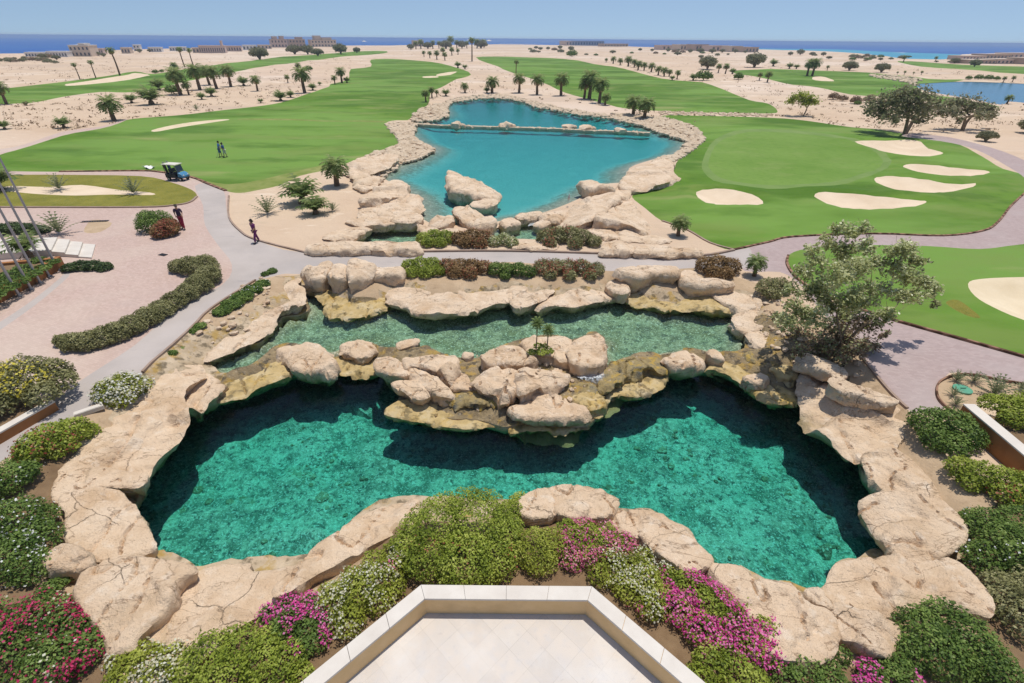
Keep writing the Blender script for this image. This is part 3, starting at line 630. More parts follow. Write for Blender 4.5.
    nv = np.array([[noise.fractal(Vector((x/size*1.6, y/size*1.6, sd+3)), .9, 2.1, 6), noise.noise(Vector((x/size*2.3+5, y/size*.9, sd+9))), noise.fractal(Vector((x*2.2, y*2.2, sd)), .7, 2.2, 4)] for x, y in v2])
    z += nv[:, 0]*.02*size*rough + nv[:, 2]*.028*rough
    if steps:
        ph = nv[:, 1]*2+rel[:, 1]*steps; z += .022*size*(np.floor(ph)+sm((ph-np.floor(ph))*5)-ph)
    er = rnd*.6*min(max(t, .35), size*.4)
    z -= er*(1-np.sqrt(np.clip(1-(1-np.clip(d/(er*1.25+1e-6), 0, 1))**2, 0, 1)))
    cr = np.abs(nv[:, 1]+.12*nv[:, 0]); z -= crack*.10*min(size, 2)*np.clip(1-cr/.03, 0, 1)*(nv[:, 0] > -.3)
    if zbot is None: zbot = zvis-.45
    V3 = [tuple(p) for p in np.column_stack([v2, z])]; F = list(f)
    prev = list(L); tb = v2[L]; tnn = np.roll(tb, -1, 0)-np.roll(tb, 1, 0); tnn /= np.linalg.norm(tnn, axis=1)[:, None]+1e-9
    nrr = np.stack([tnn[:, 1], -tnn[:, 0]], 1); zt = z[L]
    kw_ = max(1, nb//14)
    nrr = sum(np.roll(nrr, k, 0) for k in range(-kw_, kw_+1)); nrr /= np.linalg.norm(nrr, axis=1)[:, None]+1e-9
    nr_ = 6
    for k in range(1, nr_+1):
        u = k/nr_; cur = []
        off = (.015*math.sin(u*math.pi)*min(size, 1.5) - under*u**1.2 - .05*size*u*u)
        for i in range(nb):
            x, y = tb[i]; zz = zt[i]+(min(zbot, zt[i]-.05)-zt[i])*u
            w = noise.fractal(Vector((x*1.4/size*1.5, y*1.4/size*1.5, zz*2.2/size*1.5+sd)), .8, 2.1, 4)*.13*size*rough
            band = .03*size*math.sin(zz*9/size+nv[L[i], 1]*3)*(1 if steps else .4)
            cur.append(len(V3)); V3.append((x+nrr[i, 0]*(off+w+band), y+nrr[i, 1]*(off+w+band), zz))
        for i in range(nb):
            j = (i+1) % nb; F.append((prev[j], prev[i], cur[i], cur[j]))
        prev = cur
    F.append(tuple(prev[::-1]))
    base = np.array([c[0], c[1], zbot]); V3 = np.array(V3)-base
    me = npmesh(name, V3, F, True); me.set_sharp_from_angle(angle=math.radians(48))
    o = link(name, me, MAT[mat], None, base)
    return tag(o, label, cat, group)

R = rock
# left bank of the front pool
R([(150,387),(160,377),(195,366),(201,370),(200,382),(184,394),(190,412),(189,422),(175,442),(160,457),(140,483),(118,490),(50,492),(62,477),(82,452),(107,427),(124,412)], -0.55, -0.8, 'long cream rock slab down the left bank of the front pool', -1.9, 'rockwet', .08, 0.9, .25, .6, steps=3, tilt=(-0.16,0))
R([(172,404),(180,390),(200,381),(207,373),(226,388),(212,402),(195,413),(180,412)], -0.8, -1.15, 'knobbly tan rock at the upper left corner of the front pool', -2.0, 'rockwet', .2, 0.8, .4, 1.3, tilt=(-0.1,0))
R([(51,489),(65,474),(97,468),(143,470),(138,482),(125,485),(103,488),(64,500),(62,505),(53,502)], -0.3, -0.45, 'low cream slab just above the squarish block on the left bank', -1.7, 'rockwet', .08, 0.6, .3, .8, tilt=(-0.12,0))
R([(62,514),(64,498),(103,486),(118,487),(137,511),(150,532),(146,547),(103,558),(78,554),(67,542),(65,517)], -0.2, -0.5, 'squarish cream block on the left bank with a crack near its top', -1.9, 'rockwet', .1, 0.7, .3, .7, tilt=(-0.12,0))
R([(76,592),(94,570),(134,553),(187,559),(196,567),(193,574),(175,581),(168,602),(140,636),(131,653),(103,658),(97,638),(84,620)], 0.5, -0.1, 'big cracked boulder at the front left, beside the crimson bougainvillea', -1.9, 'rockwet', .14, 0.6, .3, .7)
R([(135,650),(168,601),(176,580),(200,572),(246,560),(251,571),(309,561),(290,596),(278,606),(230,645),(180,690),(120,690)], 0.1, 0, 'wide flat cream slab at the front left, right of the big cracked boulder', -2.0, 'rockwet', .07, .2, .2, .5, steps=2, tilt=(0,-.10), dy=5)
R([(276,606),(306,563),(337,537),(362,514),(387,501),(418,500),(410,532),(365,558),(312,592),(287,612)], -0.1, -0.2, 'long cream slab left of the large round bush on the near shore', -2.0, 'rockwet', .08, .2, .2, .5, steps=2, tilt=(.0,-.18), dy=7)
R([(50,548),(68,542),(90,556),(80,572),(46,572),(40,562)], .35, -.1, 'small cream rock half buried left of the big cracked boulder', -.5, 'rock', .15, 0, .4, .8)
# near shore, right of the big bush
R([(519,502),(546,491),(558,514),(552,524),(522,524)], .2, 0.1, 'small cream rock next to the large round bush on the near shore', -2.0, 'rockwet', .1, .2, .35, .7, tilt=(0,-.15), dy=7)
R([(546,491),(578,487),(615,500),(619,513),(606,524),(559,522),(552,508)], .25, 0.15, 'rounded cream rock above the pink flowers, at the middle of the near shore', -2.0, 'rockwet', .1, .2, .3, .7, tilt=(0,-.12), dy=7)
R([(604,526),(621,513),(646,512),(668,521),(684,531),(696,547),(690,556),(640,545)], .2, 0.1, 'tan topped rock of the near shore between the rounded rock and the pointed one', -2.0, 'rockwet', .12, .2, .3, .8, tilt=(0,-.15), dy=7)
R([(640,540),(662,531),(693,546),(713,560),(708,576),(680,576)], .35, 0.2, 'pointed cream rock above the magenta flower bank', -1.9, 'rockwet', .1, .15, .25, .7, tilt=(0,-.12), dy=7)
R([(712,573),(724,567),(743,571),(758,581),(793,587),(805,604),(833,617),(838,650),(820,668),(768,660),(748,625)], .4, 0.3, 'large flat cream slab at the lower right of the near shore', -2.0, 'rockwet', .08, .15, .25, .5, steps=2, tilt=(0,-.08), dy=5)
R([(805,590),(819,586),(832,607),(834,619),(815,606)], .35, -.4, 'little stepped stone wedged between two large slabs at the lower right', -.9, 'rock', .2, 0, .3, 1.2)
R([(826,587),(832,570),(844,559),(871,556),(899,550),(915,560),(949,559),(968,573),(983,604),(984,630),(968,624),(936,612),(905,612),(893,624),(862,610),(833,600)], 0.1, -0.2, 'broad cream boulder at the lower right corner of the pool', -1.9, 'rockwet', .1, 0.7, .3, .6, steps=2, tilt=(0.08,-0.05))
R([(833,602),(862,607),(899,623),(905,640),(893,662),(868,659),(837,631)], 0.35, -0.2, 'shaded tan boulder below the broad boulder, behind the lower right shrub', -.9, 'rock', .2, .3, .3, .9)
R([(865,494),(896,490),(915,497),(936,497),(958,519),(966,537),(961,551),(933,564),(911,559),(893,541),(877,521)], -0.05, -0.5, 'overhanging cream boulder with a rounded nose on the right bank', -1.6, 'rockwet', .08, 0.8, .3, .6, tilt=(0.16,0))
R([(865,452),(888,449),(903,456),(928,480),(942,502),(905,500),(890,494),(875,477)], -0.45, -0.7, 'smooth cream rock on the right bank behind the overhanging boulder', -1.7, 'rockwet', .08, 0.8, .35, .6, tilt=(0.2,0))
R([(797,376),(808,370),(843,388),(885,405),(903,418),(908,432),(893,454),(875,454),(863,458),(850,453),(830,433),(813,416),(801,394)], -0.55, -0.85, 'long cracked tan ledge along the right bank of the front pool', -1.8, 'rockwet', .1, 0.9, .3, .8, steps=3, tilt=(0.2,0))
R([(829,379),(840,375),(858,385),(900,400),(884,404),(845,392)], .45, .1, 'thin flat slab lying between the leafy tree and the long right ledge', -.3, 'rock', .08, 0, .3, .8)
R([(806,352),(830,360),(850,374),(838,378),(812,368),(796,360)], .2, -.1, 'buff slab under the shade of the leafy tree', -.4, 'rock', .08, 0, .3, 1)
# around the middle pond
R([(205,357),(222,336),(256,302),(278,275),(296,273),(303,290),(307,306),(290,309),(278,313),(274,323),(256,338),(230,350)], -0.35, -0.55, 'broad earthy rock bank at the left end of the middle pond', -1.3, 'rock', .06, 0.5, .3, 1.1)
R([(299,273),(313,265),(328,260),(332,266),(323,282),(311,284)], .7, -.55, 'leftmost of the four boulders in a row below the road', -.8, 'rock', .18, .15, .5, .7)
R([(327,281),(333,264),(347,263),(346,283),(331,285)], .75, -.55, 'upright block second in the row of four boulders below the road', -.8, 'rock', .12, .1, .4, .7)
R([(347,288),(348,260),(366,258),(376,267),(371,278),(351,288)], .85, -.6, 'largest of the four boulders in a row below the road', -.9, 'rock', .18, .1, .4, .7)
R([(372,273),(376,266),(402,266),(404,275),(398,282),(373,280)], .6, -.5, 'last rounded boulder of the row of four, next to the clipped green hedge', -.8, 'rock', .1, .1, .5, .7)
R([(301,290),(320,286),(351,287),(391,298),(388,306),(376,312),(333,316),(318,296)], -.62, -.9, 'yellow algae covered shelf below the row of four boulders', -1.2, 'ochre', .05, .1, .3, 1.3, name='rock_ledge', cat='rock ledge')
R([(387,287),(406,281),(455,283),(512,283),(516,300),(500,304),(470,311),(440,313),(426,316),(406,306),(392,301)], -0.3, -0.75, 'long tan ledge behind the middle pond, below the green and red hedges', -1.2, 'rock', .06, 0.4, .3, 1.0, name='rock_ledge', cat='rock ledge')
R([(512,284),(556,285),(545,299),(532,307),(517,311),(510,303)], -0.3, -0.75, 'tan slab behind the middle pond, left of the jagged one', -1.2, 'rock', .1, 0.4, .3, .9)
R([(537,308),(556,287),(594,289),(616,285),(616,296),(590,303),(577,306),(557,307)], -0.3, -0.75, 'jagged cream slab behind the middle pond with a dark underside', -1.2, 'rock', .12, 0.5, .25, 1.2)
R([(606,282),(618,278),(631,290),(622,296),(610,290)], .1, -.5, 'small buff boulder left of the dark cave under the road', -.8, 'rock', .15, .1, .4, .8)
R([(614,274),(622,265),(652,264),(677,268),(679,281),(667,280),(655,277),(642,284),(624,281)], .75, -.4, 'large smooth boulder overhanging the dark cave right of the hedges', -.7, 'rock', .1, .45, .45, .6)
R([(678,275),(684,266),(697,271),(703,279),(735,284),(730,289),(704,290),(684,285)], .55, -.4, 'low tan boulder under the dark shrub right of the cave', -.8, 'rock', .12, .3, .45, .7)
R([(622,297),(640,290),(665,289),(687,291),(712,297),(738,309),(720,312),(674,311),(650,306)], -.60, -.9, 'orange stained shelf in front of the dark cave', -1.2, 'ochre', .05, .1, .3, 1.3, name='rock_ledge', cat='rock ledge')
R([(712,293),(735,288),(752,292),(764,306),(745,313),(733,309)], -.2, -.7, 'low cracked slab at the right end of the middle pond', -1.1, 'rock', .08, .1, .3, 1)
R([(732,321),(742,311),(768,312),(776,320),(765,330),(745,334)], -0.45, -0.8, 'flat pale slab on the right shore of the middle pond', -1.2, 'rock', .06, .1, .3, 1)
R([(746,335),(766,330),(790,342),(783,352),(760,348)], -0.45, -0.75, 'split pale slab below the flat one on the right shore', -1.1, 'rock', .1, .1, .3, 1.1)
R([(744,352),(762,350),(778,358),(770,366),(750,362)], -.7, -1.1, 'small stained rock at the lower right corner of the middle pond', -1.4, 'rubble', .12, .1, .4, 1.2)
# the rocky sill between pond and pool
R([(215,402),(222,385),(256,362),(281,359),(296,372),(290,378),(256,393),(235,399)], -1.15, -1.5, 'yellow stained ledge at the left end of the sill between the pools', -1.95, 'ochre', .06, 0.8, .3, 1.1, name='rock_ledge', cat='rock ledge')
R([(275,350),(281,342),(298,341),(321,347),(333,364),(327,376),(294,377),(286,364)], -0.55, -1.4, 'stout tan boulder on the left part of the sill between the pools', -1.95, 'rockwet', .15, 0.6, .4, .9)
R([(330,373),(335,354),(360,346),(385,352),(376,368),(372,375)], -1.15, -1.5, 'orange stained ledge between the stout boulder and the tilted slabs', -1.95, 'ochre', .08, 0.7, .3, 1.4, name='rock_ledge', cat='rock ledge')
R([(340,345),(352,341),(371,340),(376,350),(361,360),(343,353)], -0.75, -1.0, 'low tan rock lying on the orange ledge behind the sill', -1.3, 'rockwet', .15, .1, .35, 1.1)
R([(396,342),(416,337),(419,342),(401,350)], -.65, -1.0, 'little flat rock at the back edge of the sill', -1.2, 'rockwet', .1, .1, .4, .8)
R([(373,358),(381,355),(392,357),(410,377),(400,382),(384,377),(373,371)], -0.4, -1.3, 'leaning slab at the left end of the tilted rocks', -1.8, 'rockwet', .12, 0.6, .3, .8)
R([(391,382),(408,376),(432,390),(430,398),(418,404),(401,393)], -0.5, -1.2, 'lower leaning slab that points at the yellow ledge', -1.8, 'rockwet', .15, 0.6, .3, .9)
R([(402,357),(415,350),(428,347),(437,356),(456,352),(458,365),(451,383),(441,376),(413,366),(406,368)], -0.2, -0.8, 'tall cream block at the back of the tilted rocks', -1.4, 'rockwet', .2, .15, .3, .9)
R([(410,366),(436,376),(452,392),(448,398),(431,396),(412,380)], -0.4, -1.0, 'narrow wedge between the tall cream block and the lower leaning slab', -1.6, 'rockwet', .2, .1, .3, 1)
R([(452,381),(468,380),(472,390),(458,393),(450,390)], -.6, -1.2, 'small crumbled rock right of the tilted rocks', -1.5, 'rockwet', .2, .1, .4, 1.3)
R([(462,353),(470,350),(474,357),(466,360)], -.6, -.95, 'tiny grey stone in the wet gap between the two rock groups', -1.2, 'rock', .2, 0, .5, 1)
R([(454,362),(466,356),(480,362),(478,378),(466,384),(455,378)], -.95, -1.25, 'dark wet rubble in the gap between the two rock groups', -1.5, 'rubble', .1, 0, .3, 1.8)
R([(480,356),(496,347),(512,345),(524,350),(526,360),(505,367),(486,368)], -0.2, -0.75, 'flat topped cream block at the back left of the papyrus island', -1.3, 'rockwet', .12, .1, .25, .9)
R([(468,380),(482,370),(500,366),(518,369),(522,386),(508,402),(488,396),(472,388)], -.25, -1.1, 'craggy left half of the main rock of the papyrus island, with a hollow in it', -1.7, 'rockwet', .2, .3, .3, 1.3, crack=2)
R([(512,368),(530,364),(548,364),(562,358),(571,377),(560,388),(540,394),(520,402),(514,386)], -.15, -1.1, 'craggy right half of the main rock of the papyrus island', -1.7, 'rockwet', .2, .3, .3, 1.2, crack=2)
R([(497,356),(512,350),(530,350),(536,360),(520,368),(500,367)], -.2, -.8, 'tan rock in the middle of the papyrus island, left of the green tuft', -1.3, 'rockwet', .16, .1, .3, 1)
R([(552,352),(564,346),(574,352),(572,364),(558,364)], -.3, -.9, 'small tan rock between the green tuft and the squat cracked boulder', -1.3, 'rockwet', .16, .1, .3, 1)
R([(440,376),(454,370),(468,374),(470,384),(452,388)], -.55, -1.1, 'low tan rock just right of the tall cream block', -1.4, 'rockwet', .16, .1, .3, 1.1)
R([(570,398),(588,390),(606,396),(604,410),(588,412)], -.8, -1.3, 'rust stained stone between the pitted boulder and the curved yellow ledge', -1.7, 'ochre', .16, .1, .3, 1.2)
R([(522,341),(532,335),(548,334),(572,340),(570,360),(557,358),(530,353)], -0.3, -0.7, 'rock behind the papyrus stems at the back of the island', -1.3, 'rockwet', .14, .1, .3, .9)
R([(567,362),(572,341),(592,332),(603,335),(605,362),(597,371),(579,371)], -0.1, -0.9, 'squat cracked boulder at the right end of the papyrus island', -1.5, 'rockwet', .12, .25, .3, .9)
R([(508,410),(520,402),(542,390),(562,395),(574,402),(587,406),(589,418),(549,424),(516,419)], -0.65, -1.35, 'pitted tan boulder at the front of the papyrus island', -1.9, 'rockwet', .15, 0.6, .45, .9)
R([(508,424),(530,420),(550,424),(585,420),(587,428),(562,433),(532,432),(510,435)], -1.45, -1.62, 'greenish ledge at the water line under the pitted tan boulder', -2.1, 'ochre', .05, 0.7, .3, 1.3, name='rock_ledge', cat='rock ledge')
R([(386,415),(403,400),(431,402),(450,398),(470,397),(501,402),(508,413),(507,424),(490,427),(468,427),(431,423)], -1.2, -1.5, 'long yellow ledge in front of the tilted rocks', -1.95, 'ochre', .04, 0.6, .3, .9, name='rock_ledge', cat='rock ledge')
R([(440,398),(460,391),(486,392),(503,400),(495,406),(462,404)], -.85, -1.1, 'dark wet rubble lying on the long yellow ledge', -1.4, 'rubble', .1, 0, .3, 1.8)
R([(588,408),(609,391),(637,372),(664,370),(669,378),(660,389),(640,397),(612,397),(604,418),(592,417)], -1.15, -1.5, 'curved yellow ledge right of the small waterfall', -1.95, 'ochre', .05, 0.5, .3, .9, name='rock_ledge', cat='rock ledge')
R([(603,368),(620,358),(637,351),(659,356),(663,369),(637,373),(609,388),(601,380)], -.7, -1.15, 'orange and black rubble heap on the curved yellow ledge', -1.5, 'rubble', .12, 0, .3, 1.9)
R([(560,388),(575,380),(594,386),(598,396),(588,405),(572,400)], -.85, -1.3, 'mottled rubble at the foot of the small waterfall', -1.6, 'rubble', .12, 0, .3, 1.8)
R([(661,361),(669,352),(687,347),(704,360),(704,371),(682,372),(667,368)], -0.55, -1.3, 'rounded cleft boulder on the right part of the sill', -1.8, 'rockwet', .15, 0.6, .5, .9, crack=2)
R([(707,351),(714,347),(723,355),(725,362),(712,358)], -.5, -1.0, 'small egg shaped boulder right of the cleft boulder', -1.4, 'rockwet', .1, .1, .6, .5)
R([(704,371),(724,359),(752,366),(772,370),(792,378),(803,396),(800,408),(768,404),(752,393),(726,377)], -1.2, -1.5, 'ochre ledge curving round the back right corner of the front pool', -1.95, 'ochre', .05, 0.6, .3, 1.2, name='rock_ledge', cat='rock ledge')
R([(744,376),(758,371),(770,378),(764,386),(750,384)], -.75, -1.1, 'pale loose rock sitting on the ochre corner ledge', -1.4, 'rockwet', .15, 0, .5, 1)
R([(770,366),(786,364),(800,372),(796,380),(780,377)], -.55, -1.0, 'rust stained rock where the ochre corner ledge meets the right bank', -1.4, 'ochre', .15, 0, .4, 1.2)
# around the lake's near end
R([(448,190),(447,175),(452,173),(463,177),(481,184),(501,191),(497,196),(480,197),(462,194)], 0.85, -0.4, 'big leaning boulder standing in the lake', -.9, 'rock', .1, .3, .35, .8, tilt=(-.07, .04))
R([(470,203),(480,198),(498,200),(494,207),(474,207)], .1, -.4, 'low slab in the water in front of the big leaning boulder', -.9, 'rock', .06, .1, .3, .8)
R([(451,206),(463,204),(478,212),(491,220),(497,227),(480,228),(463,224)], .5, -.3, 'sloping cream slab at the lake edge below the leaning boulder', -.8, 'rock', .12, .1, .3, .8)
R([(428,223),(438,217),(451,212),(454,222),(446,229),(432,228)], .45, -.2, 'smooth cream rock behind the green hedge at the lake edge', -.7, 'rock', .15, .1, .45, .7)
R([(361,207),(373,190),(383,181),(396,176),(407,182),(407,191),(400,198),(385,204)], 0.45, 0, 'upper pale rock of the pile on the left lake shore', -.6, 'rock', .14, .1, .3, .9)
R([(372,214),(380,203),(402,192),(418,194),(420,200),(416,212),(398,217)], 0.4, -0.1, 'lower pale rock of the pile on the left lake shore', -.6, 'rock', .12, .1, .4, .9)
R([(358,212),(368,205),(380,208),(374,218),(360,219)], .3, 0, 'low tan rock beside the pile on the left lake shore', -.3, 'rock', .1, 0, .4, .8)
R([(390,222),(400,216),(418,213),(423,220),(410,224)], .35, -.2, 'narrow rock between the lake and the small side pool', -.6, 'rock', .1, 0, .4, .8)
R([(345,222),(365,215),(392,217),(394,224),(366,226)], .25, -.1, 'long low rock above the small side pool', -.5, 'rock', .08, 0, .4, .8)
R([(418,222),(432,228),(454,229),(460,236),(430,238),(420,232)], .2, -.2, 'flat buff rock at the right end of the small side pool', -.5, 'rock', .08, 0, .4, .8)
R([(322,236),(340,228),(353,224),(369,225),(360,234),(345,240),(328,241)], .3, -.2, 'pale shelf on the left edge of the small side pool', -.6, 'rock', .08, .1, .3, 1)
for px_, lb in (([(305,246),(312,242),(326,243),(329,252),(307,252)], 'grey end stone of the low boulder row along the far side of the road'),
                ([(326,252),(328,243),(345,241),(367,242),(369,251)], 'long low boulder second from the left along the far side of the road'),
                ([(367,251),(370,241),(380,238),(398,241),(400,252)], 'humped boulder third from the left along the far side of the road'),
                ([(398,252),(400,242),(416,240),(421,246),(419,252)], 'blunt boulder at the hedge end of the row along the far side of the road'),
                ([(600,252),(604,244),(620,240),(635,247),(637,254),(605,253)], 'pointed low boulder right of the green and rust hedge along the road'),
                ([(634,254),(640,245),(652,243),(672,246),(697,246),(699,255),(650,255)], 'long pale boulder at the right end of the row along the road')):
    R(px_, .55, 0, lb, -.2, 'rock', .08, 0, .5, .8)
R([(578,182),(584,179),(596,180),(614,187),(612,192),(590,192)], 1.1, -.1, 'pointed tan rock jutting over the lake on its right shore', -.6, 'rock', .12, .4, .4, .7)
R([(563,211),(566,206),(580,199),(587,192),(600,191),(613,194),(620,200),(606,212),(594,222),(577,225),(564,219)], 0.8, -0.1, 'largest rounded boulder mass on the right lake shore', -.7, 'rock', .14, .3, .4, .9)
R([(605,200),(614,194),(632,201),(640,212),(652,226),(640,232),(605,226),(594,222)], .5, 0, 'sloping buff rock between the boulder mass and the lawn', -.5, 'rock', .06, 0, .3, 1)
R([(515,215),(524,211),(540,211),(541,217),(520,220)], .2, -.3, 'flat cream stone at the left tip of the rocks right of the cascade', -.7, 'rock', .08, .1, .4, .8)
R([(538,216),(546,210),(560,209),(567,214),(560,222),(544,220)], .35, -.3, 'brown sided rock next to the flat cream stone', -.7, 'rock', .1, .2, .4, .8)
R([(533,222),(545,218),(553,222),(545,227),(536,226)], .05, -.4, 'small wet stone in the cascade beside the rust hedge', -.7, 'rock', .1, 0, .5, .8)
R([(500,222),(508,217),(516,218),(520,224),(506,227)], .2, -.35, 'pale rock at the head of the cascade', -.8, 'rock', .1, 0, .5, .8)
R([(588,230),(612,229),(640,233),(662,237),(668,242),(640,243),(610,240)], .2, -.1, 'layered low rock in front of the sloping buff rock', -.4, 'rock', .06, .1, .3, 1.2)
R([(515,243),(535,240),(555,242),(553,249),(516,249)], .25, 0, 'pale low rock between the two hedges on the far side of the road', -.3, 'rock', .06, 0, .3, .8)
R([(619,188),(629,171),(648,164),(664,161),(673,166),(672,177),(660,187),(636,193)], .6, -.25, 'tan rock platform of the right lake shore beside the lawn', -.7, 'rock', .08, .15, .3, 1)
R([(612,191),(622,184),(632,190),(628,198),(616,197)], .5, -.2, 'small tan rock between the pointed rock and the platform', -.6, 'rock', .12, 0, .4, .8)
R([(348,167),(362,159),(386,150),(401,154),(388,164),(370,172),(371,182),(356,183)], .8, -.2, 'long rock wall on the left lake shore under the lawn', -.6, 'rock', .08, .2, .25, 1)
R([(355,184),(371,176),(380,176),(376,186),(362,192)], .4, -.1, 'broken rock at the foot of the long rock wall on the left shore', -.5, 'rock', .1, 0, .4, 1)
# weir across the lake
wp = [W(x, y, 0)[:2] for x, y in crom([(411,122),(430,123.5),(455,124.5),(512,126),(560,127.5),(587,129),(620,130),(650,131.5)], 6, False)]
wm = MB()
ico = bmesh.new(); bmesh.ops.create_icosphere(ico, subdivisions=1, radius=1); IV = np.array([v.co[:] for v in ico.verts]); IF = [tuple(v.index for v in f.verts) for f in ico.faces]; ico.free()
ico = bmesh.new(); bmesh.ops.create_icosphere(ico, subdivisions=2, radius=1); JV = np.array([v.co[:] for v in ico.verts]); JF = [tuple(v.index for v in f.verts) for f in ico.faces]; ico.free()
def stone(mb, p, r, V=IV, F=IF, flat_=.6):
    q = V*(1+RNG.uniform(-.22, .22, (len(V), 1)))*np.array([r*RNG.uniform(.8, 1.4), r*RNG.uniform(.8, 1.3), r*flat_*RNG.uniform(.8, 1.3)])
    w = RNG.uniform(0, 6.3); c, s_ = math.cos(w), math.sin(w)
    q = np.column_stack([q[:, 0]*c-q[:, 1]*s_, q[:, 0]*s_+q[:, 1]*c, q[:, 2]]); mb.add(q+np.array(p), F)
wm2 = MB()
for i in range(len(wp)-1):
    a, b = wp[i], wp[i+1]; L = np.linalg.norm(b-a); w = math.atan2(b[1]-a[1], b[0]-a[0])
    wm.box(((a[0]+b[0])/2, (a[1]+b[1])/2, -.45), (L+.05, .9, .6), w)
    for k in range(int(L/.35)):
        p = a+(b-a)*RNG.uniform(); stone(wm2, (p[0]+RNG.uniform(-.5, .5), p[1]+RNG.uniform(-.6, .6), -.28+RNG.uniform(-.1, .08)), RNG.uniform(.2, .45))
we = empty('weir', (wp[0][0], wp[0][1], -.8), 0, 'low stone weir crossing the lake from shore to shore', 'weir')
def under(o, root):
    o.parent = root; o.location = [-v for v in root.location]; return o
under(wm.build('wall', MAT['riprap']), we); tag(under(wm2.build('capping_stones', MAT['riprap']), we), kind='stuff')
for (x, y, r, lb) in ((456.5,125.5,1.1,'brown boulder on the weir nearest its left end'),(506,126,1.2,'flat boulder on the middle of the weir'),(568,127,1.1,'dark boulder on the weir, left one of two side by side'),(586,128.5,1.2,'pale boulder on the weir, right one of two side by side'),(620,131,.8,'small boulder near the right end of the weir')):
    p = W(x, y, -.1); b = MB(); stone(b, (0, 0, 0), r, JV, JF, .55); b.add(*[(np.array(JV)*np.array([r*.6, r*.5, r*.35])+np.array([r*.9, .1, -.05])), JF])
    o = b.build('boulder', MAT['rock'], None, (p[0], p[1], -.1), True); tag(o, lb, 'boulder')
# rubble banks round the lake: too many stones to count
def riprap(px, n, r0, r1):
    P = WP(px, 0, 2); mb = MB(); x0, x1 = P.min(0), P.max(0); k = 0
    C = RNG.uniform(x0, x1, (n*14, 2)); C = C[inside(C, P)][:n]
    C = C[np.argsort(C[:, 1])]
    h = hgt(C); L = sdist(C, lake)
    for (x, y), z, l in zip(C, h, L):
        stone(mb, (x, y, max(min(z, -.25 if l > -.3 else 9), -.75 if l > 0 else -9)+.05), RNG.uniform(r0, r1))
    o = mb.build('shore_rubble', MAT['riprap']); tag(o, 'loose pale rubble heaped along the lake shore', 'rubble', None, 'stuff')
riprap([(386,125),(408,121),(416,124),(413,132),(418,140),(432,147),(427,153),(403,161),(390,160),(386,151),(400,145),(396,136)], 700, .22, .5)
riprap([(411,119),(420,110),(430,106),(444,102),(450,99),(456,98),(447,106),(448,115),(440,118),(425,120)], 420, .25, .6)
riprap([(452,99),(480,94),(512,95),(540,102),(575,109),(612,114),(640,120),(652,126),(640,124),(612,118),(574,113),(537,106),(512,98.5),(480,98),(458,101)], 700, .25, .6)
riprap([(612,113),(640,116),(664,118),(690,126),(700,132),(703,141),(690,151),(678,160),(664,164),(650,162),(672,155),(686,143),(683,138),(655,130),(640,122)], 1100, .22, .55)
riprap([(366,157),(388,151),(402,156),(398,165),(384,175),(372,190),(362,192),(356,184)], 380, .15, .4)
riprap([(660,111.5),(690,112.5),(768,114),(768,117),(690,115.5),(662,115)], 200, .2, .4)
riprap([(869,75.5),(900,77),(920,80),(915,86),(905,83),(880,79)], 120, .5, 1.1)
# scattered stones on the earth round the pools
for nm, px_, n_ in (('left', [(200,345),(215,320),(250,290),(275,285),(260,330),(220,352)], 60), ('right', [(735,300),(790,310),(840,360),(870,390),(800,366),(760,355),(745,330)], 120), ('sill', [(425,350),(470,355),(475,400),(600,400),(610,355),(560,345),(470,350)], 70)):
    P = WP(px_, -.6, 2); mb = MB(); C = RNG.uniform(P.min(0), P.max(0), (n_*10, 2)); C = C[inside(C, P)][:n_]; h = hgt(C)
    for (x, y), z in zip(C, h):
        r = RNG.uniform(.05, .2); stone(mb, (x, y, z+r*.2), r)
    tag(mb.build('loose_stones', MAT['rock']), 'small loose stones strewn over the ground near the pools', 'stones', None, 'stuff')
# submerged rocks
for (x, y, r, lb) in ((363,410,1.1,'pale sunken rock under the water left of the long yellow ledge'),(315,545,.8,'flat sunken rock near the left part of the near shore'),(824,552,.42,'dark sunken rock near the right bank')):
    p = W(x, y, -3.6); b = MB(); stone(b, (0, 0, 0), r, JV, JF, .8); stone(b, (r*.7, r*.3, -.2), r*.7, JV, JF, .7)
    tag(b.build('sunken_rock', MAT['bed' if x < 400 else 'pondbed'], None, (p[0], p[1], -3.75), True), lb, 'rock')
# stones lying on the bottom of the front pool
mb = MB(); C = RNG.uniform(pool.min(0), pool.max(0), (2600, 2)); sd_ = sdist(C, pool); C = C[sd_ > -.6][:1300]; zz = pool_z(C, sdist(C, pool))
kk = np.array([noise.noise(Vector((x*.35, y*.35, 2))) for x, y in C])
for (x, y), z, k in zip(C, zz, kk):
    if k > .10 and RNG.uniform() < .6: r = abs(RNG.normal(0, .075))+.03; stone(mb, (x, y, z+r*.15), r)
tag(mb.build('pool_stones', MAT['pondbed']), 'dark stones strewn over the bottom of the front pool', 'stones', None, 'stuff')
_mt, _nd, _lk = new_mat('white_water'); _g = _nd.new('ShaderNodeNewGeometry')
_f = ramp(_nd, _lk, noise_n(_nd, _lk, _g.outputs['Position'], 9, 6, .7, (1, 1, .35)), [(.40, 0.0), (.62, .9)])
_t = _nd.new('ShaderNodeBsdfTransparent'); _d = _nd.new('ShaderNodeBsdfPrincipled'); _d.inputs['Base Color'].default_value = (.78, .82, .84, 1); _d.inputs['Roughness'].default_value = .4
_x = _nd.new('ShaderNodeMixShader'); _lk.new(_f, _x.inputs[0]); _lk.new(_t.outputs[0], _x.inputs[1]); _lk.new(_d.outputs[0], _x.inputs[2]); _lk.new(_x.outputs[0], _nd.new('ShaderNodeOutputMaterial').inputs[0]); MAT['whitewater'] = _mt
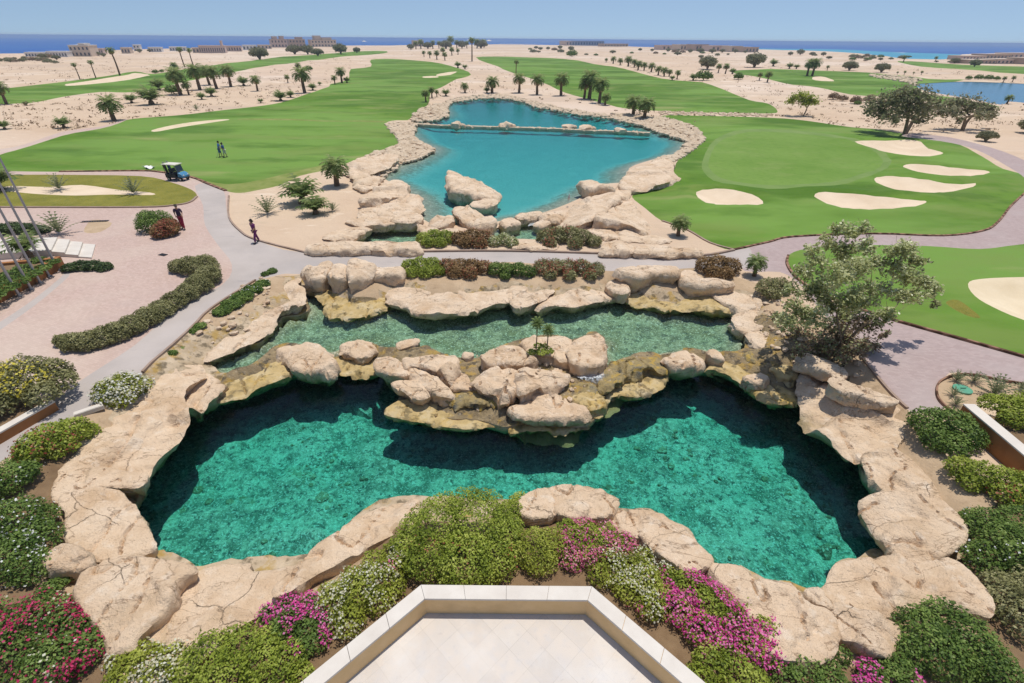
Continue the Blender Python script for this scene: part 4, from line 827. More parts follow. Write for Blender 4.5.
# waterfall between the island and the curved ledge
def fall(px, lbl):
    V = []; 
    for (x, y, z) in px: V.append(W(x, y, z))
    n = len(V)//2; s_ = 6; A = [np.array(v) for v in V]; mb = MB(); G = []
    for i in range(n):
        for k in range(s_+1):
            q = A[2*i]+(A[2*i+1]-A[2*i])*k/s_; q = q+RNG.normal(0, .025, 3); G.append(q)
    mb.add(G, [(i*(s_+1)+k, i*(s_+1)+k+1, (i+1)*(s_+1)+k+1, (i+1)*(s_+1)+k) for i in range(n-1) for k in range(s_)])
    tag(mb.build('waterfall', MAT['whitewater'], None, None, True), kind='structure')
fall([(575,375,-.78),(603,364,-.78),(579,379,-.72),(603,371,-.74),(583,381,-.78),(604,377,-.8),(590,384,-1.0),(604,383,-1.05),(593,387,-1.25),(603,387,-1.3)], '')
fall([(530,219,-.28),(552,219,-.28),(530,222,-.3),(548,223,-.32),(528,226,-.42),(545,226,-.44)], '')
# ------------------------------------------------------------------ plants
def leaves(P, N, size, aspect=.55, spread=.7, tint=None):
    """rhombic leaves at points P facing roughly along N"""
    n = len(P); nn = N+RNG.normal(0, spread, (n, 3)); nn /= np.linalg.norm(nn, axis=1)[:, None]+1e-9
    a = np.cross(nn, RNG.normal(0, 1, (n, 3))); a /= np.linalg.norm(a, axis=1)[:, None]+1e-9; b = np.cross(nn, a)
    s = size*RNG.uniform(.6, 1.35, (n, 1)); a = a*s*.5; b = b*s*.5*aspect
    V = np.stack([P-a, P+b+a*.1, P+a, P-b+a*.1], 1).reshape(-1, 3)
    F = np.arange(4*n).reshape(n, 4)
    t = RNG.uniform(0, 1, n) if tint is None else tint
    return V, F, np.repeat(t, 4)
def blob_pts(c, r, n, sq=.85, lo=.55, up=-.35):
    d = RNG.normal(0, 1, (n, 3)); d /= np.linalg.norm(d, axis=1)[:, None]; d = d[d[:, 2] > up]
    k = np.array([1+.16*noise.noise(Vector(v)*2.1+Vector(c)*1.7)+.12*noise.noise(Vector(v)*5+Vector(c)) for v in d])
    u = RNG.uniform(lo**3, 1, len(d))**(1/3)
    p = d*(u*k)[:, None]*np.array([r, r, r*sq]); return p+np.array(c), d
def blob_mesh(blobs, density, size, sq, patches=None, lo=.6, up=-.35, clump=.5):
    """foliage and flowers of a plant made of blobs (centre, radius)"""
    PP, NN = [], []
    for c, r in blobs:
        n = int(density*r*r*9); p, d = blob_pts(c, r, max(n, 12), sq, lo, up); PP.append(p); NN.append(d)
    P, N = np.vstack(PP), np.vstack(NN)
    keep = np.ones(len(P), bool)
    for i, (c, r) in enumerate(blobs):      # drop what lies deep inside another blob
        q = (P-np.array(c))/np.array([r, r, r*sq]); keep &= (q*q).sum(1) > .30
    P, N = P[keep], N[keep]
    k = np.array([noise.noise(Vector(p)*(1.1/max(.2, clump))) for p in P])
    t = np.clip(.45+.55*k+RNG.normal(0, .2, len(P)), 0, 1)
    return P, N, t
def shrub(name, blobs_px, leaf, label, cat='shrub', flowers=(), size=.085, density=900, sq=.9, group=None, zg=None, stems=False, dx=0, lean=.55):
    blobs = []
    for b in blobs_px:
        cx, cy, rp = b[:3]
        z0 = zg if zg is not None else 0.0
        for _ in range(3):
            p = W(cx, cy, z0); r = rp*mpp(p); base = W(cx, cy+rp*.5, zg or 0)
            if zg is None: z0 = max(gz(base), -1.2)+r*lean*sq
            else: z0 = zg+r*lean*sq
        blobs.append((W(cx, cy, z0), r))
    cen = np.mean([b[0] for b in blobs], 0); rm = np.mean([b[1] for b in blobs])
    zb = min(b[0][2]-b[1]*sq*lean for b in blobs)
    root = empty(name, (cen[0], cen[1], zb), 0, label, cat, group)
    P, N, t = blob_mesh(blobs, density, size, sq, clump=max(.5, rm*.5))
    V, F, a = leaves(P, N*.75+np.array([0, 0, .6]), size, .58, .55, t)
    off = np.array([cen[0], cen[1], zb])
    link('foliage', npmesh('foliage', V-off, F, False, a), LEAF[leaf], root)
    for fl in flowers:                       # kind, share of leaves, patchiness threshold, scale, (offset)
        kind, cnt, thr, sc = fl[:4]
        k = np.array([noise.noise(Vector(p)*sc+Vector((7.7, len(label), fl[4] if len(fl) > 4 else 0))) for p in P])
        s = (k > thr) & (RNG.uniform(0, 1, len(P)) < cnt) & (N[:, 2] > -.1)
        if s.sum() < 3: continue
        fp = P[s]+N[s]*size*.9
        V, F, a = leaves(fp, N[s]+np.array([0, 0, .6]), size*.78, .85, .5)
        tag(link('flowers', npmesh('flowers', V-off, F, False, a), FLOWER[kind], root), kind='stuff')
    if stems:
        mb = MB()
        for c, r in blobs:
            for k in range(4):
                e = np.array(c)+RNG.normal(0, r*.35, 3); g = np.array([c[0]+RNG.normal(0, r*.12), c[1]+RNG.normal(0, r*.12), c[2]-r*sq*lean-.05])
                mb.tube([g, (g+e)/2+RNG.normal(0, r*.08, 3), e], [.03*min(1, r), .022*min(1, r), .008], 5, False)
        o = mb.build('stems', MAT['twig'], root); o.location = -off
    return root
S = shrub
# left part of the picture
S('hedge', [(178,267,9),(190,267,12),(204,267,14),(208,277,13),(198,286,13),(187,294,12),(174,302,12),(162,310,12),(148,318,13),(133,326,13),(118,333,13),(103,338,13),(88,342,13),(73,343,12),(62,341,8)], 'olive', 'long S shaped olive hedge on the pink paving beside the road', 'hedge', size=.095, density=1200)
S('flowering_shrub', [(150,225,13),(160,222,13),(147,218,9)], 'green', 'round green shrub turning rust red on one side, beside the walking person', size=.11, density=520)
S('flowering_shrub', [(167,230,11),(160,233,9),(171,226,8)], 'red', 'rust red flowering shrub touching the round green one on the paving', flowers=[('rust', .35, -.2, 1.2)], size=.11)
S('low_hedge', [(70,268,8),(80,266,9),(92,266,9),(104,267,8)], 'dark', 'dark green oval hedge on the paving at the end of the white steps', 'hedge', size=.12, density=600, sq=.6)
S('low_hedge', [(-20,231,11),(-4,230,11),(12,229,11),(28,229,10),(41,230,8)], 'dark', 'dark green oval hedge behind the white steps, left of the spiky agave', 'hedge', size=.13, density=520, sq=.6)
S('groundcover', [(262,284,8),(252,290,10),(242,297,11),(232,304,11),(222,311,9)], 'green', 'low green creeper on the bank between the road and the earthy rock', 'creeper', flowers=[('white', .05, .1, 1)], size=.11, sq=.45)
S('groundcover', [(200,326,6),(194,331,5)], 'green', 'small green creeper tuft by the kerb of the road, the upper of two', 'creeper', size=.1, sq=.5)
S('groundcover', [(188,344,5),(180,349,6),(172,353,5)], 'green', 'small green creeper tuft on bare earth above the cream slab, the lower of two', 'creeper', size=.1, sq=.5)
S('groundcover', [(272,271,5),(265,274,4)], 'green', 'tiny green tuft at the corner where the road bends', 'creeper', size=.1, sq=.6)
S('flowering_shrub', [(28,378,25),(52,374,18),(8,392,22),(-14,382,24),(62,382,14),(42,394,16),(-6,405,18)], 'olive', 'large olive shrub with yellow flowers in the brown walled planter', flowers=[('yellow', .30, .22, .9)], size=.12, density=420, zg=.5)
S('flowering_shrub', [(110,392,15),(124,388,17),(138,389,14),(120,398,14)], 'lime', 'bright white flowering shrub at the road edge above the long cream slab', flowers=[('cream', .4, -.3, 1.0), ('white', .2, -.2, 1.3, 3)], size=.12, density=480)
S('shrub', [(35,448,18),(52,438,18),(72,431,16),(86,433,12),(60,447,16),(28,456,14)], 'fresh', 'yellow green rounded shrub between the road and the long cream slab', flowers=[('rust', .10, .15, .8)], size=.11, density=520)
S('shrub', [(8,480,20),(24,474,14),(-14,490,22)], 'green', 'bright green shrub at the left edge below the yellow green one', flowers=[('white', .02, .0, 1)], size=.10, density=560)
S('flowering_shrub', [(18,520,26),(36,540,22),(10,558,26),(-16,530,30),(42,518,15),(30,568,20)], 'green', 'tall dark shrub dotted with small white flowers at the left edge', flowers=[('white', .06, -.25, 1.8)], size=.085, density=620)
S('groundcover', [(62,578,12),(78,565,10),(48,590,12)], 'green', 'low green creeper beside the squarish block on the left bank', 'creeper', size=.08, density=620, sq=.5)
S('bougainvillea', [(30,628,30),(60,632,24),(80,655,20),(10,655,30),(50,665,30),(-20,630,30),(80,628,16),(62,608,14),(40,606,16),(92,640,14)], 'green', 'crimson flowering bougainvillea at the lower left corner', flowers=[('crimson', .6, .08, 1.1), ('crimson', .12, -.3, 1.5, 4), ('cream', .10, .2, 2, 3)], size=.085, density=560)
S('flowering_shrub', [(130,668,17),(150,662,18),(172,660,16),(160,680,20),(118,684,16),(120,660,12),(140,650,10)], 'lime', 'creamy white flowering shrub at the bottom edge, right of the crimson bougainvillea', flowers=[('cream', .5, -.1, 1.6)], size=.085, density=560)
S('shrub', [(210,655,24),(240,648,24),(262,660,24),(225,680,28),(190,672,20),(268,640,14),(286,660,20),(275,680,22),(300,676,14)], 'fresh', 'plain green mounded shrub at the bottom edge left of the magenta flowers', size=.075, density=640)
S('bougainvillea', [(290,622,16),(308,628,16),(322,622,13),(278,634,12),(270,615,11),(290,606,11),(308,604,11),(316,640,14),(300,648,14)], 'green', 'magenta bougainvillea left of the terrace wall', flowers=[('magenta', .75, -.1, 1.5)], size=.08, density=600)
S('flowering_shrub', [(338,602,20),(358,592,22),(378,580,20),(396,570,16),(348,620,18),(378,600,16),(395,588,12),(330,592,12),(352,578,12),(374,562,13),(392,552,12)], 'lime', 'cream and yellow green flowering bush along the left side of the terrace wall', flowers=[('cream', .38, -.05, 1.6), ('pink', .25, .32, 1.3, 5)], size=.078, density=620)
S('shrub', [(440,528,34),(475,522,36),(500,535,26),(430,555,28),(465,562,32),(495,558,24),(416,530,18),(510,515,16),(405,545,16),(412,560,14),(520,505,14),(455,575,18),(485,575,16)], 'fresh', 'largest round clipped green bush in the middle of the near shore', flowers=[('rust', .05, .30, 1.0)], size=.075, density=760)
S('shrub', [(534,548,22),(552,545,18),(540,560,18),(522,552,14)], 'lime', 'small yellow green ball shaped bush behind the terrace wall', size=.07, density=760)
S('bougainvillea', [(578,540,15),(598,543,16),(617,549,15),(568,530,12),(590,556,14),(565,545,12),(585,530,12),(606,534,12),(572,560,12),(625,545,12)], 'fresh', 'pink flowering bush right of the yellow green ball', flowers=[('pink', .75, -.15, 1.6), ('magenta', .3, .2, 1.3, 4)], size=.075, density=640)
S('flowering_shrub', [(612,566,18),(632,570,18),(648,582,18),(660,598,16),(630,590,16),(600,575,14),(642,558,12),(664,575,12),(650,606,16),(622,582,14)], 'lime', 'cream flowering bush between the pink and the magenta ones along the terrace wall', flowers=[('cream', .4, -.05, 1.6), ('pink', .3, .3, 1.3, 5)], size=.075, density=640)
S('bougainvillea', [(690,590,20),(712,605,22),(732,625,22),(748,645,20),(680,612,16),(700,630,18),(722,648,18),(668,580,12),(696,574,12),(722,585,12),(744,605,14),(764,632,16),(770,655,16),(668,600,14)], 'fresh', 'large magenta bougainvillea right of the terrace wall', flowers=[('magenta', .8, -.28, 1.5)], size=.078, density=640)
S('shrub', [(712,664,20),(735,672,22),(700,682,18),(755,684,18)], 'fresh', 'yellow green bush at the bottom edge under the magenta bougainvillea', size=.078, density=640)
S('shrub', [(782,664,14),(806,672,18),(828,668,14),(842,655,10),(790,684,18),(835,684,14)], 'green', 'loose green shrub at the bottom edge on the lower right slab', size=.08, density=480)
S('bougainvillea', [(872,676,14),(890,672,12),(908,682,14),(868,690,12)], 'green', 'small magenta bougainvillea at the bottom edge in the right corner', flowers=[('magenta', .8, -.15, 1.6)], size=.08, density=600)
S('shrub', [(920,630,24),(945,622,24),(968,640,26),(940,655,28),(985,660,26),(915,655,18),(1000,680,26),(908,640,14),(900,668,14)], 'green', 'dense dark green shrub in front of the broad boulder, bottom right', size=.08, density=680)
S('shrub', [(988,530,24),(1008,545,26),(985,560,20),(1020,525,22),(1030,560,28),(972,520,12)], 'green', 'dark green shrub right of the overhanging boulder at the right edge', flowers=[('white', .03, .1, 1)], size=.085, density=640)
S('shrub', [(1012,600,22),(1030,620,28),(1000,585,16),(1036,590,24)], 'olive', 'olive shrub in shade at the right edge above the dense dark one', size=.085, density=560)
S('shrub', [(930,424,19),(950,425,20),(965,436,18),(936,440,16),(955,446,14)], 'green', 'round bright green bush beside the paving right of the long tan ledge', size=.1, density=620)
S('hedge', [(962,470,15),(982,476,17),(1002,482,18),(1022,488,18),(970,483,12),(1005,496,14),(1040,494,20)], 'fresh', 'yellow green hedge below the terracotta wall at the right edge', 'hedge', flowers=[('rust', .08, .35, 1.2)], size=.095, density=620)
S('hedge', [(992,404,12),(1006,406,14),(1020,412,16),(1034,418,18),(1012,420,12),(1030,405,16)], 'fresh', 'clipped bright hedge inside the terracotta planter', 'hedge', size=.1, density=620, zg=.5)
# hedges along the road
S('hedge', [(424,239,8),(434,237,9),(446,238,9),(428,243,7),(440,243,7)], 'fresh', 'bright green hedge on the far side of the road left of the rust one', 'hedge', size=.12, density=560)
S('hedge', [(460,239,9),(472,237,10),(484,238,9),(466,243,8),(480,244,8)], 'red', 'rust red hedge between two green ones on the far side of the road', 'hedge', flowers=[('rust', .12, 0, 1.2)], size=.12, density=560)
S('hedge', [(495,242,7),(504,240,8),(512,243,7)], 'sage', 'short grey green hedge between the rust red one and the cascade', 'hedge', flowers=[('cream', .1, 0, 1)], size=.12, density=560)
S('hedge', [(546,238,10),(558,236,11),(570,236,11),(582,238,10),(594,242,8),(550,244,7),(575,244,8)], 'olive', 'mixed rust and green hedge right of the cascade on the far side of the road', 'hedge', flowers=[('rust', .2, .05, 1.0)], size=.12, density=560)
S('hedge', [(410,267,9),(420,266,10),(432,266,10),(412,273,7),(426,273,8),(438,271,8)], 'fresh', 'green hedge on the near side of the road next to the row of boulders', 'hedge', size=.115, density=560)
S('hedge', [(448,267,10),(460,267,10),(472,267,10),(484,268,9),(455,273,8),(470,274,8)], 'red', 'long rust red hedge on the near side of the road', 'hedge', flowers=[('rust', .15, 0, 1.0)], size=.115, density=560)
S('hedge', [(496,270,9),(506,270,9),(518,270,9),(528,272,8),(505,276,6)], 'green', 'dark green hedge between two rust tinted ones on the near side of the road', 'hedge', size=.115, density=600)
S('hedge', [(543,268,10),(555,268,10),(568,268,10),(582,268,10),(596,270,9),(550,275,7),(570,276,7),(590,276,7)], 'olive', 'rust topped hedge on the near side of the road left of the smooth boulder', 'hedge', flowers=[('rust', .25, -.05, 1.0)], size=.115, density=560)
S('groundcover', [(602,280,5),(610,283,5)], 'sage', 'pale green tuft under the right end of the rust topped hedge', 'creeper', size=.1, sq=.5)
S('shrub', [(706,266,11),(718,265,12),(730,267,11),(712,273,8),(726,274,8)], 'red', 'dark maroon shrub above the tan boulder at the road bend', size=.115, density=520)
S('shrub', [(768,288,12),(780,287,11),(772,294,9)], 'olive', 'yellow olive mound beside the leafy tree', size=.11, density=560)
S('groundcover', [(532,352,5),(541,352,5.5),(549,351,5),(538,346,5),(545,346,4)], 'fresh', 'green tuft round the papyrus stems on the rock island', 'plant', size=.10, density=520, zg=-.15, sq=.6)
# the leafy tree on the right bank
def blob_tree(name, base, blobs_px, leaf, label, size, dens, spread=1.0, dry=None, cat='tree', zc=None, trunk_r=.09, sq=.9, lo=.15, nstem=5, clus=26, fuzz=.16):
    root = empty(name, base, 0, label, cat); off = np.array(base); dpt = depth(base); Bk = []; mb = MB()
    for b in blobs_px:
        cx, cy, rp = b[:3]; dz = b[3] if len(b) > 3 else RNG.uniform(-1, 1)*spread
        d = FWD+RGT*((cx-IW/2)/FPX)+UPV*((IH/2-cy)/FPX); p = CAM+d*(base[1]+dz-CAM[1])/d[1]; Bk.append((p, rp*mpp(p)))
    Hh = max(np.linalg.norm(p-off) for p, r in Bk); fork = []
    for k in range(nstem):
        w = 2*math.pi*k/nstem+.4; f_ = off+np.array([math.cos(w)*.10*Hh, math.sin(w)*.10*Hh, Hh*(.28 if nstem > 2 else .3)]); fork.append((f_, trunk_r*.7))
        mb.tube([off+np.array([math.cos(w)*.06*(nstem > 1), math.sin(w)*.06*(nstem > 1), -.1]), off+(f_-off)*.5+RNG.normal(0, .03*Hh, 3)*.5, f_], [trunk_r*1.1, trunk_r*.85, trunk_r*.7], 7, False)
    nodes = list(fork)
    for p, r in sorted(Bk, key=lambda q: np.linalg.norm(q[0]-off)):
        j = min(range(len(nodes)), key=lambda i: np.linalg.norm(nodes[i][0]-p)+.25*np.linalg.norm(nodes[i][0]-off))
        q, rr = nodes[j]; r2 = max(rr*.66, trunk_r*.14); mid = (p+q)/2+RNG.normal(0, .07*np.linalg.norm(p-q), 3); mb.tube([q, mid, p], [rr*.9, (rr+r2)/2*.9, r2*.8], 6, False); nodes.append((p, r2))
        for k in range(7):
            e = p+RNG.normal(0, r*.6, 3); mb.tube([mid+(p-mid)*RNG.uniform(.2, 1), e], [r2*.5, .006], 4, False)
    o = mb.build('trunk', MAT['trunk'], root); o.location = -off
    PP, NN = [], []
    for p, r in Bk:
        n = int(dens*r*r*7); cl = max(5, int(n/clus)); cc, dd = blob_pts(p, r, cl*2, sq, lo, -1)
        cc = cc[:cl]
        for q in cc:
            m_ = clus; PP.append(q+RNG.normal(0, r*fuzz, (m_, 3))); NN.append(RNG.normal(0, 1, (m_, 3))*.5+np.array([0, 0, 1.1]))
    P, N = np.vstack(PP), np.vstack(NN); sel = RNG.uniform(0, 1, len(P)) < .8
    k = np.array([noise.noise(Vector(p)*.9) for p in P])
    if dry:
        low = (P[:, 2] < off[2]+dry[1]) & (RNG.uniform(0, 1, len(P)) < .75); V, F, a = leaves(P[low], N[low], size*.9, .5, .5)
        if low.sum(): link('dry_foliage', npmesh('dry_foliage', V-off, F, False, a), LEAF[dry[0]], root)
        P, N, k = P[~low], N[~low], k[~low]
    V, F, a = leaves(P, N, size, .55, .5, np.clip(.5+.5*k+RNG.normal(0, .22, len(P)), 0, 1))
    link('crown', npmesh('crown', V-off, F, False, a), LEAF[leaf], root); return root
tb = W(838,350,0)
blob_tree('leafy_tree', (tb[0], tb[1], -.1), [(838,228,7),(852,232,9),(864,228,7),(845,248,11),(826,243,8),(868,246,9),(812,250,7),(818,264,10),(856,268,13),(838,276,13),(802,272,9),(872,262,8),(895,252,9),(906,250,10),(916,262,9),(893,268,11),(908,276,11),(922,280,9),(932,290,8),(918,297,9),(902,296,7),(886,290,8),(870,288,9),(852,298,12),(832,302,12),(812,292,11),(792,290,8),(796,308,10),(815,318,12),(836,326,12),(856,324,11),(873,322,10),(888,314,8),(786,322,9),(800,334,10),(820,342,10),(842,346,9),(862,344,8),(790,345,7),(775,316,6),(935,304,5),(884,334,5),(845,338,10),(830,348,9),(815,352,9),(800,350,8),(858,352,9),(842,356,8),(870,345,8),(845,310,11),(865,300,10),(825,285,10),(845,262,9)],
          'sage', 'grey green leafy tree with many thin stems on the bank right of the middle pond', .17, 310, 1.4, ('brown', 1.6), trunk_r=.055, clus=16, fuzz=.22, nstem=7)
# big acacias beyond the right lawn
ab = W(905,134,0)
blob_tree('acacia', (ab[0], ab[1], 0), [(876,104,10),(890,99,11),(905,97,12),(920,99,11),(933,104,9),(882,113,9),(897,110,11),(913,110,11),(926,112,9),(872,112,6),(890,119,7),(905,92,8),(938,110,5),(920,120,5)], 'acacia', 'largest spreading grey green acacia beyond the right lawn', .5, 24, 4, trunk_r=.30, sq=.7, nstem=2, fuzz=.3)
ab = W(962,131,0)
blob_tree('acacia', (ab[0], ab[1], 0), [(948,106,8),(960,104,9),(972,104,9),(984,106,8),(992,110,6),(952,113,7),(966,112,8),(980,113,8),(990,118,5),(944,112,5),(958,120,4)], 'acacia', 'darker wide acacia right of the largest one, its shade on the sand', .45, 26, 3, trunk_r=.26, sq=.7, nstem=2, fuzz=.3)
ab = W(803,116,0)
blob_tree('acacia', (ab[0], ab[1], 0), [(794,98,5),(801,96,6),(808,97,6),(814,100,5),(790,101,4),(803,102,5),(811,103,4)], 'fresh', 'small umbrella shaped bright green acacia beside the right lawn', .4, 40, 1.5, trunk_r=.14, sq=.6, nstem=1, fuzz=.3)
# palms: a few kinds, then copies
def frond(mb_V, mb_F, tint, o, az, el, L, w, n=7, droop=1.0, t0=.5):
    """one fan or feather frond: a bent midrib carrying narrow leaflets"""
    d = np.array([math.cos(az), math.sin(az), 0]); p = np.array(o, float); e = el; s_ = np.array([-d[1], d[0], 0])
    for k in range(n):
        st = L/n; q = p+(d*math.cos(e)+np.array([0, 0, 1])*math.sin(e))*st
        ww = w*math.sin(math.pi*min(1, (k+.8)/(n+.6)))**.7
        for sg in (-1, 1):
            tip = q+s_*sg*ww+d*ww*.45+np.array([0, 0, -.25*ww]); i = len(mb_V)
            mb_V += [p, q, tip, p*.6+tip*.4+np.array([0, 0, .02*L])]; mb_F += [(i, i+1, i+2, i+3)]; tint += [np.clip(t0+RNG.normal(0, .2), 0, 1)]*4
        p = q; e -= droop*(.22+.08*k)*7/n*.8
def palm_proto(name, H, crown, nf, label, cat, leaf='palm', skirt=6, trunk_r=.22, loc=(0, 0, 0), lean=.0, droop=1.0, seed=1, hi=1.25, w=.24, span=1.35):
    global RNG
    keep = RNG; RNG = np.random.default_rng(seed)
    root = empty(name, loc, 0, label, cat); top = np.array([lean*H, 0, H])
    if H > .15:
        pts = [np.array([lean*H*(t**1.6), .03*H*math.sin(t*3), H*t]) for t in np.linspace(0, 1, 7)]
        mb = MB(); mb.tube([p-np.array([0, 0, .15 if i == 0 else 0]) for i, p in enumerate(pts)], [trunk_r*(1.35-.5*t) for t in np.linspace(0, 1, 7)], 9); mb.build('trunk', MAT['palmtrunk'], root, None, True)
    V, F, T = [], [], []
    for k in range(nf):
        el = hi-span*(k/nf)+RNG.uniform(-.1, .1); frond(V, F, T, top, k*2.399+RNG.uniform(-.2, .2), el, crown*RNG.uniform(.85, 1.1), crown*w, 7, droop, .3+.5*(1-k/nf))
    link('crown', npmesh('crown', V, F, False, T), LEAF[leaf], root)
    if skirt:
        V, F, T = [], [], []
        for k in range(skirt): frond(V, F, T, top-np.array([0, 0, .15]), k*2.399, -.5+RNG.uniform(-.2, .2), crown*.75, crown*.16, 5, .9)
        link('dead_fronds', npmesh('dead_fronds', V, F, False, T), LEAF['dry'], root)
    RNG = keep
    return root
def bush_proto(label, leaf, seed, cat='bush', sq=.8, n=260, name='bush'):
    global RNG
    keep = RNG; RNG = np.random.default_rng(seed)
    root = empty(name, (0, 0, 0), 0, label, cat); PP, NN = [], []
    for c, r in (((0, 0, .55), .7), ((.55, .1, .42), .5), ((-.5, -.15, .45), .52), ((.1, .5, .4), .5), ((-.1, -.5, .4), .45)):
        p, d = blob_pts(c, r, n, sq, .5, -.6); PP.append(p); NN.append(d)
    P, N = np.vstack(PP), np.vstack(NN); V, F, a = leaves(P, N, .2, .6, .6)
    link('foliage', npmesh('foliage', V, F, False, a), LEAF[leaf], root)
    mb = MB()
    mb.tube([(0, 0, -.05), (.03, .02, .25), (.02, -.03, .55)], [.06, .04, .01], 6, False)
    mb.build('stem', MAT['twig'], root); RNG = keep
    return root
def tree_proto(label, leaf, seed, name='acacia', cat='tree'):
    global RNG
    keep = RNG; RNG = np.random.default_rng(seed)
    root = empty(name, (0, 0, 0), 0, label, cat); PP, NN = [], []; mb = MB()
    bl = [((0, 0, .64), .36), ((.36, .1, .54), .32), ((-.38, 0, .53), .32), ((.1, .35, .52), .32), ((-.1, -.35, .48), .32), ((.58, -.15, .40), .24), ((-.60, .12, .38), .24), ((.28, -.3, .56), .28), ((-.28, .28, .58), .28), ((.2, .15, .32), .28), ((-.25, -.15, .32), .28)]
    for c, r in bl:
        p, d = blob_pts(c, r, 420, .7, .35, -.8); PP.append(p); NN.append(d)
        mb.tube([(0, 0, -.03), (c[0]*.35, c[1]*.35, .32), c], [.05, .035, .01], 6, False)
    P, N = np.vstack(PP), np.vstack(NN); V, F, a = leaves(P, N, .085, .6, .7)
    link('crown', npmesh('crown', V, F, False, a), LEAF[leaf], root); mb.build('trunk', MAT['trunk'], root); RNG = keep
    return root
PROTO = {}
FIRST = set()
def plant(kind, px, py, hpx, label, group=None, z=None, wide=1.0):
    """kind at the place whose base is seen at px, py and which is hpx pixels tall there"""
    b = W(px, py, 0.0); zz = gz(b) if z is None else z
    ray = b-CAM; cosf = np.hypot(ray[0], ray[1])/np.linalg.norm(ray); h = hpx*depth(b)/FPX/max(cosf, .3)/(1.0)
    if kind not in PROTO:
        PROTO[kind] = dict(
          palm=lambda: palm_proto('palm_tree', 2.7, 1.6, 32, 'x', 'palm', skirt=10, trunk_r=.20, seed=3, droop=.65, w=.34, span=1.7),
          palmb=lambda: palm_proto('palm_tree', 1.9, 1.45, 34, 'x', 'palm', skirt=4, trunk_r=.2, seed=11, lean=.06, droop=.6, w=.34, span=1.75),
          tall=lambda: palm_proto('palm_tree', 7.0, 1.7, 24, 'x', 'palm', skirt=12, trunk_r=.20, seed=5, lean=-.03, droop=.9, w=.3),
          low=lambda: palm_proto('palm_bush', .35, 1.5, 26, 'x', 'palm', skirt=3, trunk_r=.22, seed=7, droop=.5, w=.36, hi=1.5, span=.95),
          sprout=lambda: palm_proto('palm_bush', .1, 1.3, 18, 'x', 'palm', leaf='agave', skirt=0, trunk_r=.2, seed=9, droop=.22, w=.13, hi=1.5, span=1.05),
          bush=lambda: bush_proto('x', 'acacia', 21), gbush=lambda: bush_proto('x', 'green', 23), dry=lambda: bush_proto('x', 'brown', 25),
          tree=lambda: tree_proto('x', 'acacia', 31), dtree=lambda: tree_proto('x', 'acacia', 33))[kind]()
    src = PROTO[kind]; H0 = dict(palm=3.9, palmb=2.9, tall=8.0, low=1.5, sprout=1.2, bush=1.15, gbush=1.15, dry=1.15, tree=1.0, dtree=1.0)[kind]
    s = h/H0
    if kind in FIRST: o = dup(src, (b[0], b[1], zz), RNG.uniform(0, 6.28), s)
    else:
        FIRST.add(kind); o = src; o.location = (b[0], b[1], zz); o.scale = (s, s, s)
    o.scale = (s*wide, s*wide, s)
    o['label'] = label
    if group: o['group'] = group
    elif 'group' in o: del o['group']
    return o
PL = plant
# near palms and tufts on the sand left of the lake
PL('palmb',337,186,30,'stocky fan palm on the sand beside the left lake rocks')
PL('low',303,203,23,'bushy trunkless palm on the sand, below the stocky fan palm'); PL('low',316,214,17,'smaller yellowish palm bush in front of the bushy one on the sand')
PL('sprout',268,214,15,'lone spiky palm sprout on the sand above the road bend'); PL('sprout',333,211,8,'tiny palm sprout right of the yellowish palm bush')
PL('palmb',678,236,21,'young palm on the buff ground beside the right lawn corner', wide=1.0); PL('palmb',754,276,22,'small shaggy palm between the maroon shrub and the road')
PL('sprout',60,234,19,'spiky yellow green agave between the hedge and the white steps'); PL('sprout',60,190,14,'spiky tuft at the left end of the sand strip in the groundcover'); PL('sprout',134,194,14,'spiky tuft at the right end of the sand strip in the groundcover')
PL('low',0,190,22,'palm bush at the left picture edge in the groundcover lawn'); PL('low',32,262,20,'feathery cycad in the planter bed behind the flagpoles', z=.5)
for x, y, h, lb in ((956,381,10,'dark reddish agave at the top left of the round planter bed'),(973,382,10,'dark reddish agave at the top of the round planter bed, near the hedge'),(953,396,8,'small reddish agave beside the green lid'),(955,405,8,'small reddish agave nearest the end of the terracotta wall'),(993,395,18,'tall spiky agave at the corner of the hedge planter'),(1020,390,8,'small agave at the right picture edge above the hedge planter')):
    PL('sprout', x, y, h, lb)
# papyrus on the island
pb = W(541,350,-.2)
def papyrus(px, py, hpx, lb):
    b = W(px, py, -.1); h = hpx*mpp(b)/.82; root = empty('papyrus', (b[0], b[1], -.15), 0, lb, 'papyrus')
    mb = MB(); mb.tube([(0, 0, 0), (.02, 0, h*.5), (.01, .02, h)], [.035, .03, .02], 6); mb.build('stem', MAT['twig'], root)
    V, F, T = [], [], []
    for k in range(40): frond(V, F, T, (.01, .02, h), k*2.399, 1.45-2.3*k/40, .36, .09, 4, .5)
    link('head', npmesh('head', V, F, False, T), LEAF['palm'], root)
papyrus(536,349,25,'taller papyrus stem with a round head on the rock island'); papyrus(547,347,17,'shorter papyrus stem with a round head on the rock island')
